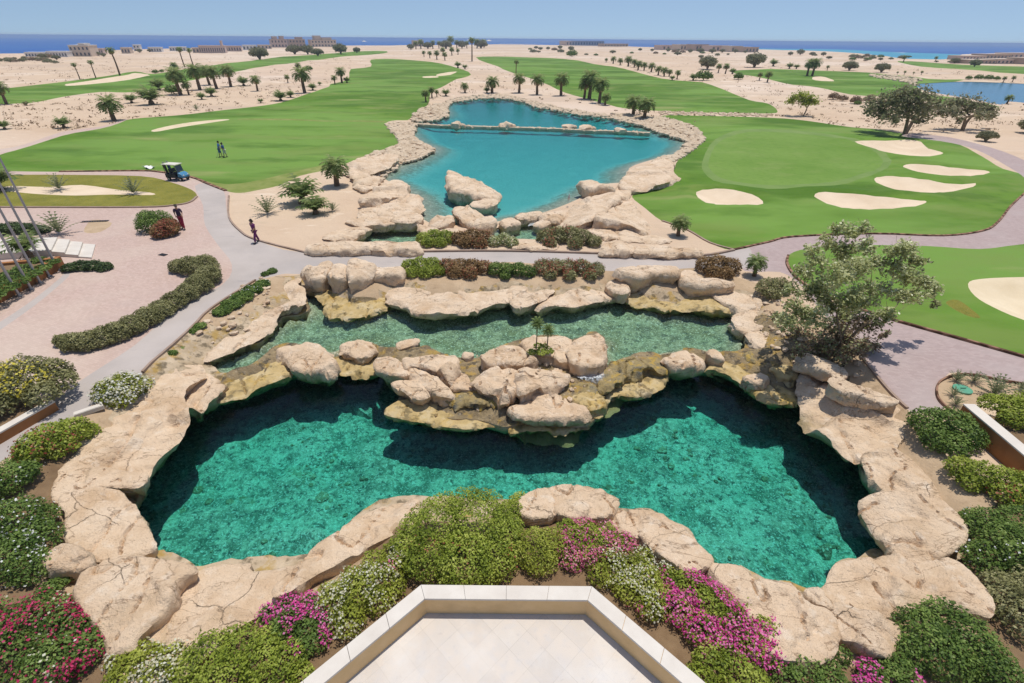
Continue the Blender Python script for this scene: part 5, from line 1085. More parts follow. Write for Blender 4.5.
# the desert and the far fairways: kind, base x, base y, height in pixels, label, group, width
FAR = [
 # left of the left fairway
 ('tall',80,79.5,15,'leaning palm at the far left fairway, left one of two close together'),('tall',96,78,16,'leaning palm at the far left fairway, right one of two close together'),
 ('tall',120,75.5,25,'tall palm standing alone at the left tip of the narrow bunker'),('tall',185,67.5,18,'thin tall palm behind the far left fairway, left of a pair'),('tall',194,67,17,'thin tall palm behind the far left fairway, right of a pair'),
 ('palm',7,105,22,'dark palm at the left picture edge beside the far left fairway'),('low',27,106,4,'tiny scrub right of the dark palm at the left edge'),
 ('palm',181,95,27,'largest palm of the loose clump between the two left fairways'),('gbush',174,94,9,'dark green bush at the foot of the largest palm of the clump'),
 ('palm',189,95,14,'half grown palm right of the largest palm of the clump'),('palm',200,90,25,'palm in the middle of the clump between the two left fairways'),
 ('palm',210,86,19,'first of three close palms at the right of the left clump'),('palm',217,89,22,'second of three close palms at the right of the left clump'),('palm',231,87,21,'last and bushiest palm at the right end of the left clump'),
 ('palmb',176,72,9,'small palm on the far fairway edge above the clump'),
 ('low',159,90,10,'small dark palm bush alone on sand left of the clump'),('low',152,105,16,'spreading palm bush on sand above the left fairway'),('low',132,103,8,'small palm bush left of the spreading one'),
 ('palmb',115,122,25,'large solitary fan palm on the edge of the left fairway'),('low',65,129,10,'low palm bush alone on sand above the tip of the left fairway'),('low',6,131,8,'low palm bush at the left edge of the picture on sand'),
 ('low',202,99.5,6,'tiny palm below the clump, left of two'),('low',212,97,8,'tiny palm below the clump, right of two'),('low',244,86,8,'small palm bush right of the left clump'),('sprout',197,111,5,'dry little tuft on sand just above the left fairway'),
 ('gbush',156,73.5,4,'tiny dark bush at the far fairway, left of two'),('gbush',162,72.5,3,'tiny dark bush at the far fairway, right of two'),
 ('palm',305,93.5,25,'round headed palm on sand left of the main fairway'),('palm',299,72,9,'palm beside the bushes at the sand left of the main fairway'),('gbush',309,71,5,'green bush right of the palm on the far sand'),
 ('palm',288,83,8,'small palm on sand left of the round headed one'),('palm',258,92.5,15,'palm in the gap between the left clump and the round headed palm'),('low',281,101,9,'palm bush at the edge of the main fairway, left of a smaller one'),
 ('low',291,98,6,'smaller palm bush at the edge of the main fairway'),('low',313,91,6,'low palm bush just right of the round headed palm'),('low',320,85.5,3,'dot sized bush right of the round headed palm'),
 ('palm',342,83,15,'taller palm of a pair at the main fairway edge'),('palm',335,84.5,9,'shorter palm of a pair at the main fairway edge'),('low',347,83,5,'low bush beside the palm pair at the main fairway edge'),('low',261,103,4,'dot sized bush at the left fairway edge on sand'),
 ('dtree',260,60,13,'dark dense tree in front of the white terrace houses'),('dtree',295,54.5,10,'broad dark tree before the brown villas, left'),('dtree',308,54.5,10,'broad tree before the brown villas, middle'),('dtree',318,56,8,'small dark tree before the brown villas, right'),('dtree',341,54.5,11,'dense round tree right of the brown villas'),('dtree',357,53,6,'small lone tree right of the dense round one'),
 ('palm',426,102,12,'left palm of three on the lake rubble'),('palm',432,98,11,'middle palm of three on the lake rubble'),('palm',437,97,7,'right and smallest palm of three on the lake rubble'),('low',446,96,6,'low palm bush at the lake corner'),
 ('palmb',465,93,10,'palm bush on sand above the lake corner'),('palmb',492,93,16,'thick palm at the top shore of the lake'),('low',487,93,5,'low bush at the foot of the thick palm'),
 ('low',458,68,5,'small bush at the right tip of the main fairway, upper'),('low',465,69.5,4,'small bush at the right tip of the main fairway, lower'),('tall',472,61.5,21,'tall single palm with a bare trunk on the far sand'),
 ('palm',424,57,6,'short palm left in the loose group before the beach'),('palm',430,58.5,7,'short palm second in the loose group before the beach'),('palm',437,60,9,'short palm at the front of the loose group before the beach'),('palm',445,61,8,'short palm at the right front of the loose group before the beach'),('palm',443,56,8,'short palm behind in the loose group before the beach'),('palm',452,55.5,8,'short palm in the right of the loose group before the beach'),('palm',458,55,6,'short palm at the right end of the loose group before the beach'),
 ('palm',519,93,19,'left palm of the row on the far lake shore'),('tall',516,77,15,'thin palm behind the left palm of the lake row'),('palm',537,95,20,'second palm of the row on the far lake shore'),('palm',561,96.5,22,'third palm of the row on the far lake shore, standing alone'),
 ('palm',584,100,20,'left palm of the dense lake cluster'),('palm',589,100,28,'tallest palm of the dense lake cluster'),('palm',599,104,25,'palm in front at the right of the dense lake cluster'),('palmb',605,106,12,'shortest palm at the right foot of the dense lake cluster'),
 ('palmb',633,115.5,20,'left palm of the pair near the right end of the lake'),('palmb',644,118.5,21,'right and wider palm of the pair near the right end of the lake'),
 ('gbush',572,57,7,'green bush on the far sand behind the right fairway'),('dtree',571,51,5,'small tree behind the green bush on the far sand'),
 ('dtree',707,70,14,'round acacia beyond the right fairway'),('gbush',703,80.5,10,'grey bush in front of the round acacia'),('palm',718,73,9,'small palm right of the round acacia, left of two'),('palm',725,74.5,10,'small palm right of the round acacia, right of two'),
 ('low',693,80.5,6,'low bush left of the grey bush'),('low',732,75,5,'low dark bush in the gap between the two right lawns'),('gbush',738,79.5,7,'dark green bush in the gap between the two right lawns'),
 ('palm',759,80.5,8,'small dark palm on the far right lawn edge, left of two'),('palm',767,82.5,11,'bigger dark palm on the far right lawn edge, right of two'),('dtree',754,68,15,'large round acacia on the far sand at the right'),('low',773,66.5,6,'dark bush right of the large round acacia'),
 ('palm',807,76,16,'left palm of the tall pair on the far right lawn'),('palm',812,76,17,'right palm of the tall pair on the far right lawn'),('dtree',849,70.5,10,'broad flat acacia at the top edge of the far right lawn'),('dtree',881,72.5,10,'round acacia right of the broad flat one'),
 ('low',789,69.5,5,'small bush left of the tall palm pair, nearer one'),('low',796,69.5,4,'small bush left of the tall palm pair, farther one'),('palm',827,70.5,5,'tiny palm between the tall pair and the flat acacia'),
 ('palm',903,62.5,7,'far palm left in the line behind the right sand'),('palm',935,61.5,5,'far palm in the middle of the line behind the right sand'),('dtree',954,63.5,6,'far round tree at the right of the line'),('dtree',974,67,8,'dark tree before the brown hillside resort'),
 ('gbush',968,80,4,'small shrub on the far side of the blue lake, first from the left'),('gbush',978,80,5,'larger shrub on the far side of the blue lake, second from the left'),('gbush',988,80,5,'shrub on the far side of the blue lake, third from the left'),('gbush',996,80.5,4,'shrub on the far side of the blue lake, fourth from the left'),('palm',1003,82,6,'small palm on the far side of the blue lake, left of two'),('palm',1012,82,6,'small palm on the far side of the blue lake, right of two'),
 ('palmb',1007,103,9,'palm on the near shore of the blue lake at the right edge'),('tree',985,142,12,'small leafy tree in front of the darker wide acacia'),('dtree',1026,134,16,'green tree cut by the right picture edge'),
 ('dry',833,99.5,7,'brownish bush on the sand above the umbrella acacia'),('dry',842,101,6,'brownish bush right of the first one above the umbrella acacia'),('dry',855,104,8,'dry brown bush left of the largest acacia'),('dry',868,103,8,'dry brown bush touching the largest acacia'),
 ('gbush',857,105,4,'dark low bush casting a shadow left of the largest acacia'),
 ('low',672,80.5,4,'low bush before the lone palm of the right row'),('palm',677,79.5,9,'lone palm right of the long row beyond the right fairway'),
]
for it in FAR: plant(it[0], it[1], it[2], it[3], it[4])
ROW = [(606,62.5,4),(613,64,7),(620,65.5,7),(628,67,10),(634,68,8),(638,70,9),(644,71,8),(651,72.5,9),(658,75.5,9),(664,76.5,9),(669,76.5,7)]
for x, y, h in ROW: plant('palmb', x, y, h, 'small dark palm in the long row beyond the right fairway', 'palms in the long row beyond the right fairway')
for x, y, h in [(897,74.5,3),(904,74.8,4),(913,75,3),(921,75.2,4)]: plant('palm', x, y, h, 'tiny palm in the short row behind the right lawn, left of the blue lake', 'tiny palms in the row left of the blue lake')
BEACH = [(411,50,6),(416,49.5,8),(421,49,9),(428,49,7),(433,49,8),(439,48.5,7),(446,49,9),(451,48,11),(457,48.5,8),(462,48.5,8),(467,48.5,7),(477,48.5,9),(481,48.5,9),(484,48,8)]
for i, (x, y, h) in enumerate(BEACH): plant('palm' if i % 3 else 'dtree', x, y, h, 'small dark palm or tree in the thick grove on the beach', 'grove on the beach')
SCR = [(15,60,3),(25,60,4),(43,58.5,5),(57,60,5),(90,56,4),(97,56,5),(104,57,4),(140,53,4),(150,52,3),(173,50.5,4)]
for x, y, h in SCR: plant('dtree', x, y, h, 'small dark tree among the far houses on the left', 'dark trees among the far left houses')
SC2 = [(536,49,3),(548,50,3),(560,49.5,4),(640,51,3),(652,51.5,3),(668,52,4),(678,52,3),(690,53,4),(700,53,5),(712,53.5,5),(722,53,4),(735,53,4),(745,53.5,3),(790,55.5,4),(800,55,6),(812,56,4),(823,56,4),(862,59,3),(880,61,3)]
for x, y, h in SC2: plant('dtree', x, y, h, 'low dark tree in the hazy strip before the sea on the right', 'low trees before the sea on the right')
rs = np.random.default_rng(77)
for k in range(46):
    x = rs.uniform(500, 965); y = 49.5+(x-500)/465*9+rs.uniform(0, 5.5); b_ = np.array([W(x, y, 0)[:2]])
    if any(inside(b_, q)[0] for n, q, mt in zones) or any(inside(b_, q)[0] for q in holes): continue
    plant(['bush', 'dry', 'dtree', 'gbush'][k % 4], x, y, rs.uniform(1.8, 3.6), 'tiny dark bush among many on the hazy far plain', 'tiny bushes on the far plain', None, 1.3)
for k in range(22):
    x = rs.uniform(-5, 66); y = rs.uniform(57.5, 63.5)
    plant(['bush', 'dry', 'dtree'][k % 3], x, y, rs.uniform(2, 4), 'small olive bush in the scrub belt before the far left houses', 'bushes of the far left scrub belt', None, 1.5)
mb = MB()
gV, gF, gT = [], [], []
for k in range(2600):
    x, y = RNG.uniform(-20, 1044), 50+82*RNG.uniform()**1.3; b = W(x, y, 0)
    gV.append((b[0], b[1]))
gV = np.array(gV); bad = np.zeros(len(gV), bool)
for n, q, mt in zones:
    if n not in ('garden_earth',): bad |= inside(gV, q)
for q in holes: bad |= sdist(gV, q) > -3
gV = gV[~bad]; gV = gV[inside(gV, domain)]
PP = []
for (x, y), z in zip(gV, hgt(gV)):
    r = RNG.uniform(.12, .5)*(1+math.hypot(x, y)/350); PP.append(np.array([x, y, z+r*.3])+RNG.normal(0, 1, (12, 3))*np.array([r, r, r*.4]))
PP = np.vstack(PP); V, F, a = leaves(PP, np.tile([0, 0, 1.], (len(PP), 1)), .35, .6, .8)
tag(link('desert_scrub', npmesh('desert_scrub', V, F, False, a), LEAF['brown']), 'sparse dry scrub dotted over the desert sand', 'scrub', None, 'stuff')
# ------------------------------------------------------------------ terrace and walls
ZC, ZF = 1.0, .31
a1, a2 = W(420.5, 587, ZC), W(591.5, 583.7, ZC); yf = (a1[1]+a2[1])/2; xl, xr = a1[0], a2[0]; w_ = .37; D = 5.2
outer = [(xl-D, yf-D), (xl, yf), (xr, yf), (xr+D, yf-D)]
t8 = math.tan(math.radians(22.5))
def offs(o):     # inner line at distance o
    return [(xl-D+o*math.sqrt(2)*.5+o*.5*0+ (o*.2929 if 0 else 0)+o*.7071*0, yf-D-o*.7071*1.0), (xl+o*t8, yf-o), (xr-o*t8, yf-o), (xr+D-o*.7071, yf-D-o*.7071)]
inner = offs(w_)
tr = empty('parapet_wall', ((xl+xr)/2, yf, 0), 0, 'low tan parapet with white stone coping round the terrace at the bottom', 'parapet wall')
def at_root(o, root): o.parent = root; o.location = [-v for v in root.location]; return o
oi, ii = offs(.02), offs(w_-.015)
for i in range(3):
    g = .006
    A_, B_, C_, D_ = [np.array(q) for q in (outer[i], outer[i+1], inner[i+1], inner[i])]; nseg = max(3, int(np.linalg.norm(B_-A_)/1.05))
    for k in range(nseg):
        u0, u1 = k/nseg+.0006, (k+1)/nseg-.0006
        mb = MB(); mb.prism([A_+(B_-A_)*u0, A_+(B_-A_)*u1, D_+(C_-D_)*u1, D_+(C_-D_)*u0], ZC-.07, ZC-.0015*(k % 3)); at_root(mb.build('coping_stone', MAT['white'], None, None, False, .006), tr)
    mb = MB(); mb.prism([oi[i], oi[i+1], ii[i+1], ii[i]], -1.2, ZC-.072); at_root(mb.build('wall', MAT['tan']), tr)
fl = offs(w_-.02); mb = MB(); mb.prism([fl[0], fl[1], fl[2], fl[3], (fl[3][0], -2), (fl[0][0], -2)], -.2, ZF)
tag(mb.build('terrace_floor', MAT['terrace']), kind='structure')

def wall_seg(name, A, B, th, z0, z1, mat, capmat, label, side=1, cap=.07, capw=.0, cat='wall'):
    A, B = np.array(A[:2]), np.array(B[:2]); t = (B-A)/np.linalg.norm(B-A); n = np.array([-t[1], t[0]])*side
    root = empty(name, (A[0], A[1], z0), 0, label, cat)
    mb = MB(); mb.prism([A, B, B+n*th, A+n*th], z0, z1-cap-.002); at_root(mb.build('wall', MAT[mat]), root)
    e = capw
    mb = MB(); mb.prism([A-t*e-n*e, B+t*e-n*e, B+t*e+n*(th+e), A-t*e+n*(th+e)], z1-cap, z1); at_root(mb.build('coping', MAT[capmat], None, None, False, .01), root)
    return root
A = W(964, 404, .85); B = W(1120, 535, .85)
pw = wall_seg('planter_wall', A, B, .42, -.2, .85, 'terracotta', 'white', 'terracotta rendered planter wall with a white coping at the right edge', 1, .06, .02)
A2 = A[:2]+np.array([0, 0]); 
# planter soil behind the wall
t = (B-A)[:2]/np.linalg.norm((B-A)[:2]); n = np.array([-t[1], t[0]]); q0 = A[:2]+n*.45+t*.3; q1 = B[:2]+n*.45
mb = MB(); mb.prism([q0, q1, q1+n*3, q0+n*3.0], -.1, .5); tag(mb.build('planter_soil', MAT['soil']), kind='structure')
A = W(54, 401, .45); B = W(-120, 500, .45)
wall_seg('planter_wall', A, B, .3, -.2, .45, 'terracotta', 'white', 'low brown planter wall with a white cap under the yellow flowered shrub', -1, .07, .02)
t = (B-A)[:2]/np.linalg.norm((B-A)[:2]); n = np.array([t[1], -t[0]]); q0 = A[:2]+n*.3; q1 = B[:2]+n*.3
mb = MB(); mb.prism([q0, q1, q1+n*3.5, q0+n*3.5], -.1, .38); tag(mb.build('planter_soil', MAT['soil']), kind='structure')
# planter with the flagpoles in front
A = W(66, 267, 0); B = W(-60, 337, 0)
root = wall_seg('planter_wall', A, B, .3, -.2, .75, 'terracotta', 'terracotta', 'rust brown planter wall behind the row of flagpoles', -1, .06, .0)
t = (B-A)[:2]/np.linalg.norm((B-A)[:2]); n = np.array([t[1], -t[0]])
mb = MB(); mb.prism([A[:2]+n*.3, A[:2]+n*5+t*1.2, A[:2]+n*4.8+t*1.4, A[:2]+n*.3+t*.3], -.2, .7); at_root(mb.build('end_wall', MAT['terracotta']), root)
q0 = A[:2]+n*.3+t*.3; q1 = B[:2]+n*.3
mb = MB(); mb.prism([q0, q1, q1+n*5, q0+n*4.6+t*1.2], -.1, .55); tag(mb.build('planter_soil', MAT['soil']), kind='structure')
shrub('groundcover', [(52,262,7),(42,268,8),(30,274,10),(18,281,11),(5,288,12),(-10,296,13),(38,260,7),(22,268,8),(8,275,9),(-8,282,10),(-22,304,13)], 'green', 'green ground cover filling the rust brown planter behind the flagpoles', 'ground cover', size=.13, density=300, sq=.4, zg=.55)
# white steps
sp = [W(x, y, 0)[:2] for x, y in ((-40,262),(-40,246),(0,244),(87,239),(97,255),(73,261),(60,262))]
st = empty('stone_steps', (W(80,250,0)[0], W(80,250,0)[1], 0), 0, 'broad white stone steps with a landing left of the dark oval hedge', 'steps')
P0, P1, P2, P3 = [W(x, y, 0)[:2] for x, y in ((-60,248),(60,243),(54,256),(-60,264))]
mb = MB(); mb.prism([P0, P1, P2, P3], -.1, .45); at_root(mb.build('landing', MAT['white'], None, None, False, .015), st)
E1, E2 = P1, P2; dx = np.array([.85, -.12])
for k in range(3):
    a_, b_ = E1+dx*1.15*k, E2+dx*1.15*k; mb = MB(); mb.prism([a_+dx*.003, b_+dx*.003, b_+dx*1.15, a_+dx*1.15], -.1, .45-.12*(k+1)); at_root(mb.build('step', MAT['white'], None, None, False, .012), st)
# flagpoles
for i, (x, y) in enumerate(((19.5,296),(31.5,289.5),(40.5,283),(49.5,276.5),(58.5,270.5))):
    b = W(x, y, 0); zz = gz(b)
    lb = ['nearest grey flagpole, leftmost of the five at the left edge','second grey flagpole from the left of the five','middle one of the five grey flagpoles','fourth grey flagpole from the left of the five','grey flagpole nearest the white steps, rightmost of the five'][i]
    fp = empty('flagpole', (b[0], b[1], zz), 0, lb, 'flagpole', 'row of five flagpoles')
    mb = MB(); mb.tube([(0, 0, 0), (0, 0, 5), (0, 0, 9.5)], [.075, .06, .04], 12); mb.build('pole', MAT['metal'], fp, None, True)
    mb = MB(); mb.tube([(0, 0, -.02), (0, 0, .05)], [.17, .17], 14); mb.tube([(0, 0, .05), (0, 0, .14)], [.10, .085], 12); mb.build('base_plate', MAT['metal'], fp)
    mb = MB(); mb.tube([(0, 0, 9.5), (0, 0, 9.56), (0, 0, 9.66)], [.03, .08, .02], 10); mb.build('finial', MAT['metal'], fp)
# small things on the ground
def place(name, px, py, mk_, label, cat, rz=0):
    b = W(px, py, 0); mb = MB(); mk_(mb); o = mb.build(name[0], MAT[name[1]], None, (b[0], b[1], gz(b)+.004), False, .004); o.rotation_euler[2] = rz; return tag(o, label, cat)
place(('drain_grate', 'dark'), 163, 255, lambda m: [m.box((0, 0, .02), (.6, .04, .04))]+[m.box((-.25+.1*k, 0, .015), (.04, .26, .03)) for k in range(6)]+[m.box((0, s*.14, .02), (.6, .03, .04)) for s in (-1, 1)], 'small dark drain grate in the middle of the pink paving', 'drain', -.35)
place(('drain_grate', 'dark'), 95, 221.5, lambda m: [m.box((0, s*.15, .02), (2.0, .04, .04)) for s in (-1, 1)]+[m.box((-.95+.19*k, 0, .015), (.08, .3, .03)) for k in range(11)], 'thin dark drain grate right of the spiky agave', 'drain', .15)
place(('valve_lid', 'lid'), 962, 390, lambda m: [m.tube([(0, 0, 0), (0, 0, .07), (0, 0, .09)], [.36, .36, .30], 18), m.box((0, 0, .14), (.25, .05, .02))], 'round green lid in the sandy round planter bed', 'lid')
place(('kerb_block', 'white'), 90, 412, lambda m: [m.box((0, 0, .08), (.95, .26, .17)), m.box((0, 0, .17), (.9, .22, .03))], 'white kerb block at the road edge below the white flowering shrub', 'kerb block', .72)
b = W(149, 168, 0); mb = MB(); G = [(i*.22-.6, j*.2-.4+.1*math.sin(i), .12+.10*math.sin(i*1.7+j)+.06*math.cos(j*2.3)) for j in range(5) for i in range(7)]
mb.add(G, [(j*7+i, j*7+i+1, j*7+i+8, j*7+i+7) for j in range(4) for i in range(6)]); o = mb.build('sheet', MAT['sheet'], None, (b[0], b[1], gz(b)), True); o.rotation_euler[2] = -.5
sol = o.modifiers.new('thickness', 'SOLIDIFY'); sol.thickness = .02
tag(o, 'crumpled white sheet lying on the lawn left of the golf cart', 'sheet')
# lamp post-like bollards by the cascade and on rocks
for x, y, lb in ((568.5,202,'small white bird standing on the rocks at the water edge'),):
    b = W(x, y, .2); r = empty('bird', (b[0], b[1], .2), 0, lb, 'bird')
    o = bpy.data.meshes.new('body'); bo = link('body', o, MAT['pale'], r)
    o.from_pydata([(0, 0, .45), (0, .18, .42), (0, -.2, .5), (0, -.28, .68), (0, -.30, .80), (0, -.40, .80), (.05, 0, .2), (.05, -.02, 0), (-.05, 0, .2), (-.05, -.02, 0)], [(0, 1), (0, 2), (2, 3), (3, 4), (4, 5), (0, 6), (6, 7), (0, 8), (8, 9)], [])
    bo.modifiers.new('skin', 'SKIN')
    for v, rr in zip(o.skin_vertices[0].data, (.12, .05, .10, .05, .055, .012, .02, .012, .02, .012)): v.radius = (rr, rr)
    o.skin_vertices[0].data[0].use_root = True; bo.modifiers.new('sub', 'SUBSURF').levels = 1
# stone lantern like block at the cascade
# ------------------------------------------------------------------ golf cart
b = W(179, 180, 0); gc = empty('golf_cart', (b[0], b[1], gz(b)), -.18, 'golf cart with a pale roof and blue front parked on the path by the lawn', 'golf cart')
mb = MB(); mb.box((0, 0, .42), (2.35, 1.12, .16)); mb.box((-.25, 0, .62), (.9, 1.1, .3)); mb.box((-.95, 0, .62), (.5, 1.1, .34)); mb.build('chassis', MAT['dark'], gc, None, False, .03)
mb = MB(); V = []; prof = [(.55, .45), (1.22, .42), (1.26, .62), (1.02, .84), (.72, 1.0), (.58, .98)]
for y in (-.56, .56): V += [(x, y, z) for x, z in prof]
n = len(prof); mb.add(V, [tuple(range(n)), tuple(range(2*n-1, n-1, -1))]+[(i, n+i, n+(i+1) % n, (i+1) % n) for i in range(n)]); mb.build('front_cowl', MAT['cartblue'], gc, None, False, .04)
mb = MB(); mb.box((-.3, 0, 1.9), (1.9, 1.2, .07)); mb.box((-.3, 0, 1.945), (1.6, 1.0, .03)); mb.build('roof', MAT['cream'], gc, None, False, .03)
for x0, x1 in ((.62, .42), (-1.1, -1.1)):
    for y in (-.53, .53): mb = MB(); mb.tube([(x0, y, .75), (x1, y, 1.88)], .025, 8); mb.build('post', MAT['dark'], gc, None, True)
mb = MB(); mb.box((-.2, 0, .84), (.55, 1.02, .14)); mb.build('seat', MAT['dark'], gc, None, False, .04)
mb = MB(); mb.box((-.52, 0, 1.14), (.12, 1.02, .45), 0, -.15); mb.build('backrest', MAT['dark'], gc, None, False, .04)
mb = MB(); mb.box((.55, 0, 1.42), (.02, 1.0, .75), 0, -.16); mb.build('windshield', MAT['glass'], gc)
mb = MB(); mb.tube([(.62, -.25, .95), (.30, -.25, 1.12)], .02, 8)
R_ = [(.28+.06*math.cos(a)*.5, -.25+.17*math.sin(a), 1.14+.15*math.cos(a)) for a in np.linspace(0, 6.283, 13)]; mb.tube(R_, .015, 6, False); mb.build('steering_wheel', MAT['dark'], gc, None, True)
for y in (-.36, .36): mb = MB(); mb.tube([(1.2, y, .68), (1.27, y, .67)], [.09, .075], 12); mb.build('headlight', MAT['cream'], gc, None, True)
for x in (.8, -.78):
    for y in (-.54, .54):
        mb = MB(); pr = [(.12, .13), (.21, .13), (.235, .09), (.235, -.09), (.21, -.13), (.12, -.13)]; N_ = 18; V = []
        for k in range(N_):
            a = 2*math.pi*k/N_; V += [(x+r*math.cos(a), y+h*.8, .235+r*math.sin(a)) for r, h in pr]
        mb.add(V, [(k*6+i, ((k+1) % N_)*6+i, ((k+1) % N_)*6+(i+1) % 6, k*6+(i+1) % 6) for k in range(N_) for i in range(6)]); wh = mb.build('wheel', MAT['rubber'], gc, None, True)
        mb = MB(); mb.tube([(x, y-.08, .235), (x, y+.08, .235)], [.125, .125], 14); mb.build('rim', MAT['cream'], wh, None, True)
ca, sa = math.cos(-.18), math.sin(-.18)
for k, (y, lb) in enumerate(((-.28, 'dark golf bag at the back of the cart, on the near side'), (.28, 'dark golf bag at the back of the cart, on the far side'))):
    p = (b[0]-.86*ca-y*.86*sa, b[1]-.86*sa+y*.86*ca, gz(b)+.69); g = empty('golf_bag', p, -.18, lb, 'golf bag')
    mb = MB(); mb.tube([(0, 0, 0), (-.06, 0, .45), (-.1, 0, .85)], [.13, .12, .14], 12); mb.build('bag', MAT['navy' if k else 'dark'], g, None, True)
    for c in range(5): mb = MB(); x_, y_ = .06*math.cos(c*1.3)-.1, .06*math.sin(c*1.3); mb.tube([(x_, y_, .8), (x_-.02, y_*1.6, 1.0+.03*c)], .012, 5); mb.box((x_-.02, y_*1.6+.03, 1.02+.03*c), (.04, .09, .05)); mb.build('club', MAT['metal'], g)
gc.scale = (.86,)*3
# ------------------------------------------------------------------ people
def skinned(name, verts, edges, rad, mat, parent, root=0, sub=2):
    me = bpy.data.meshes.new(name); o = link(name, me, mat, parent); me.from_pydata(verts, edges, [])
    o.modifiers.new('skin', 'SKIN').use_smooth_shade = True
    for v, r in zip(me.skin_vertices[0].data, rad): v.radius = (r, r) if not hasattr(r, '__len__') else r
    me.skin_vertices[0].data[root].use_root = True
    s_ = o.modifiers.new('sub', 'SUBSURF'); s_.levels = 1; s_.render_levels = 2
    return o
def person(px, py, heading, label, top, bottom, stride=.2, lean=0, arms=((.05, .1), (-.05, .1)), H=1.75, short=False, headc='hair'):
    b = W(px, py, 0); root = empty('person', (b[0], b[1], gz(b)), heading, label, 'person'); k = H/1.75
    L = lambda x, y, z: (x*k, (y+lean*max(0, z-.9))*k, z*k)
    hip, kn, an = .93, .50, .08
    V = [L(0, 0, .98), L(0, .01, 1.22), L(0, .0, 1.40), L(0, .01, 1.50), L(0, .03, 1.60), L(0, .03, 1.69)]; E = [(0, 1), (1, 2), (2, 3), (3, 4), (4, 5)]; Rr = [(.15, .11), (.15, .11), (.14, .10), .055, (.082, .10), (.07, .085)]
    V.append(L(0, .14, 1.59)); E.append((4, 6)); Rr.append(.018)                       # nose
    for s, sw in ((-1, stride), (1, -stride)):
        o = len(V); V += [L(s*.09, 0, hip), L(s*.095, sw*.55+.03, kn), L(s*.10, sw, an), L(s*.11, sw+.15, .035)]; E += [(0, o), (o, o+1), (o+1, o+2), (o+2, o+3)]; Rr += [.095, .06, .042, .038]
    hands = []
    for s, (f, bend) in ((-1, arms[0]), (1, arms[1])):
        o = len(V); sh = L(s*.19, 0, 1.42); el = L(s*.25, f*.6, 1.16); wr = L(s*.24, f*1.3+bend, .93+bend*.9)
        V += [sh, el, wr, (wr[0], wr[1]+.03+bend*.2, wr[2]-.08)]; E += [(2, o), (o, o+1), (o+1, o+2), (o+2, o+3)]; Rr += [.062, .046, .032, (.040, .022)]
        pw_ = V[o+3]
        for q in range(4):
            i = len(V); c = (q-1.5)*.019; ln = (.062, .075, .07, .055)[q]
            V += [(pw_[0]+.004*s, pw_[1]+c, pw_[2]-.045), (pw_[0]-.006*s, pw_[1]+c, pw_[2]-.045-ln*.6), (pw_[0]-.022*s, pw_[1]+c, pw_[2]-.045-ln)]; E += [(o+3, i), (i, i+1), (i+1, i+2)]; Rr += [.009, .009, .008]
        i = len(V); V += [(pw_[0]-.01*s, pw_[1]+.045, pw_[2]-.01), (pw_[0]-.02*s, pw_[1]+.06, pw_[2]-.05)]; E += [(o+3, i), (i, i+1)]; Rr += [.011, .009]
    skinned('body', V, E, Rr, MAT['skin'], root)
    hv = [L(0, -.015, 1.66), L(0, .02, 1.72), L(0, -.05, 1.58)]; skinned('hair', hv, [(0, 1), (0, 2)], [.098, .075, .07], MAT[headc], root)
    sv = [L(0, 0, .93), L(0, .01, 1.22), L(0, 0, 1.42)]; se = [(0, 1), (1, 2)]; sr = [(.175, .135), (.175, .13), (.15, .11)]
    for s, (f, bend) in ((-1, arms[0]), (1, arms[1])): o = len(sv); sv += [L(s*.19, 0, 1.42), L(s*.245, f*.55, 1.18)]; se += [(2, o), (o, o+1)]; sr += [.078, .066]
    skinned('shirt', sv, se, sr, MAT[top], root)
    tv = [L(0, 0, .97)]; te = []; trr = [(.165, .125)]
    for s, sw in ((-1, stride), (1, -stride)):
        o = len(tv); end = .42 if short else .12; tv += [L(s*.092, 0, hip-.05), L(s*.096, sw*.55+.028, kn), L(s*.10, sw*(.65 if short else .96), end)]; te += [(0, o), (o, o+1), (o+1, o+2)]; trr += [.112, .084, .074]
    skinned('trousers', tv, te, trr, MAT[bottom], root)
    for s, sw in ((-1, stride), (1, -stride)):
        mb = MB(); c = L(s*.105, sw+.06, .045); mb.box(c, (.095, .27, .085)); mb.build('shoe', MAT['dark'], root, None, False, .03)
    return root, b
person(184, 229, math.radians(200), 'person in a dark top and crimson trousers walking by the rust red shrub', 'purple', 'crimson', .22, .12, ((.1, .15), (-.12, .1)), 1.95)
person(257.5, 242.5, math.radians(150), 'person in mulberry clothes walking on the road beside the sand', 'mulberry', 'mulberry', .24, .06, ((.12, .1), (-.12, .1)), 1.75)
r1, b1 = person(221, 157, math.radians(-70), 'golfer in a bright blue shirt, left of two on the green lawn', 'blue', 'navy', .12, .15, ((.18, .1), (.12, .15)), 1.9, True)
person(226, 157.5, math.radians(100), 'golfer in dark navy and pale shorts, right of two on the green lawn', 'navy', 'pale', .14, .1, ((.15, .12), (-.05, .1)), 1.75, True)
g = empty('golf_club', (b1[0]-.35, b1[1]-.25, gz(b1)), .3, 'thin golf club held by the golfer in bright blue', 'golf club')
mb = MB(); mb.tube([(0, 0, .03), (.35, .12, .95)], .014, 6); mb.build('shaft', MAT['metal'], g); mb = MB(); mb.box((-.05, 0, .03), (.13, .04, .06)); mb.build('head', MAT['dark'], g, None, False, .01)
b = W(259, 244, 0); 
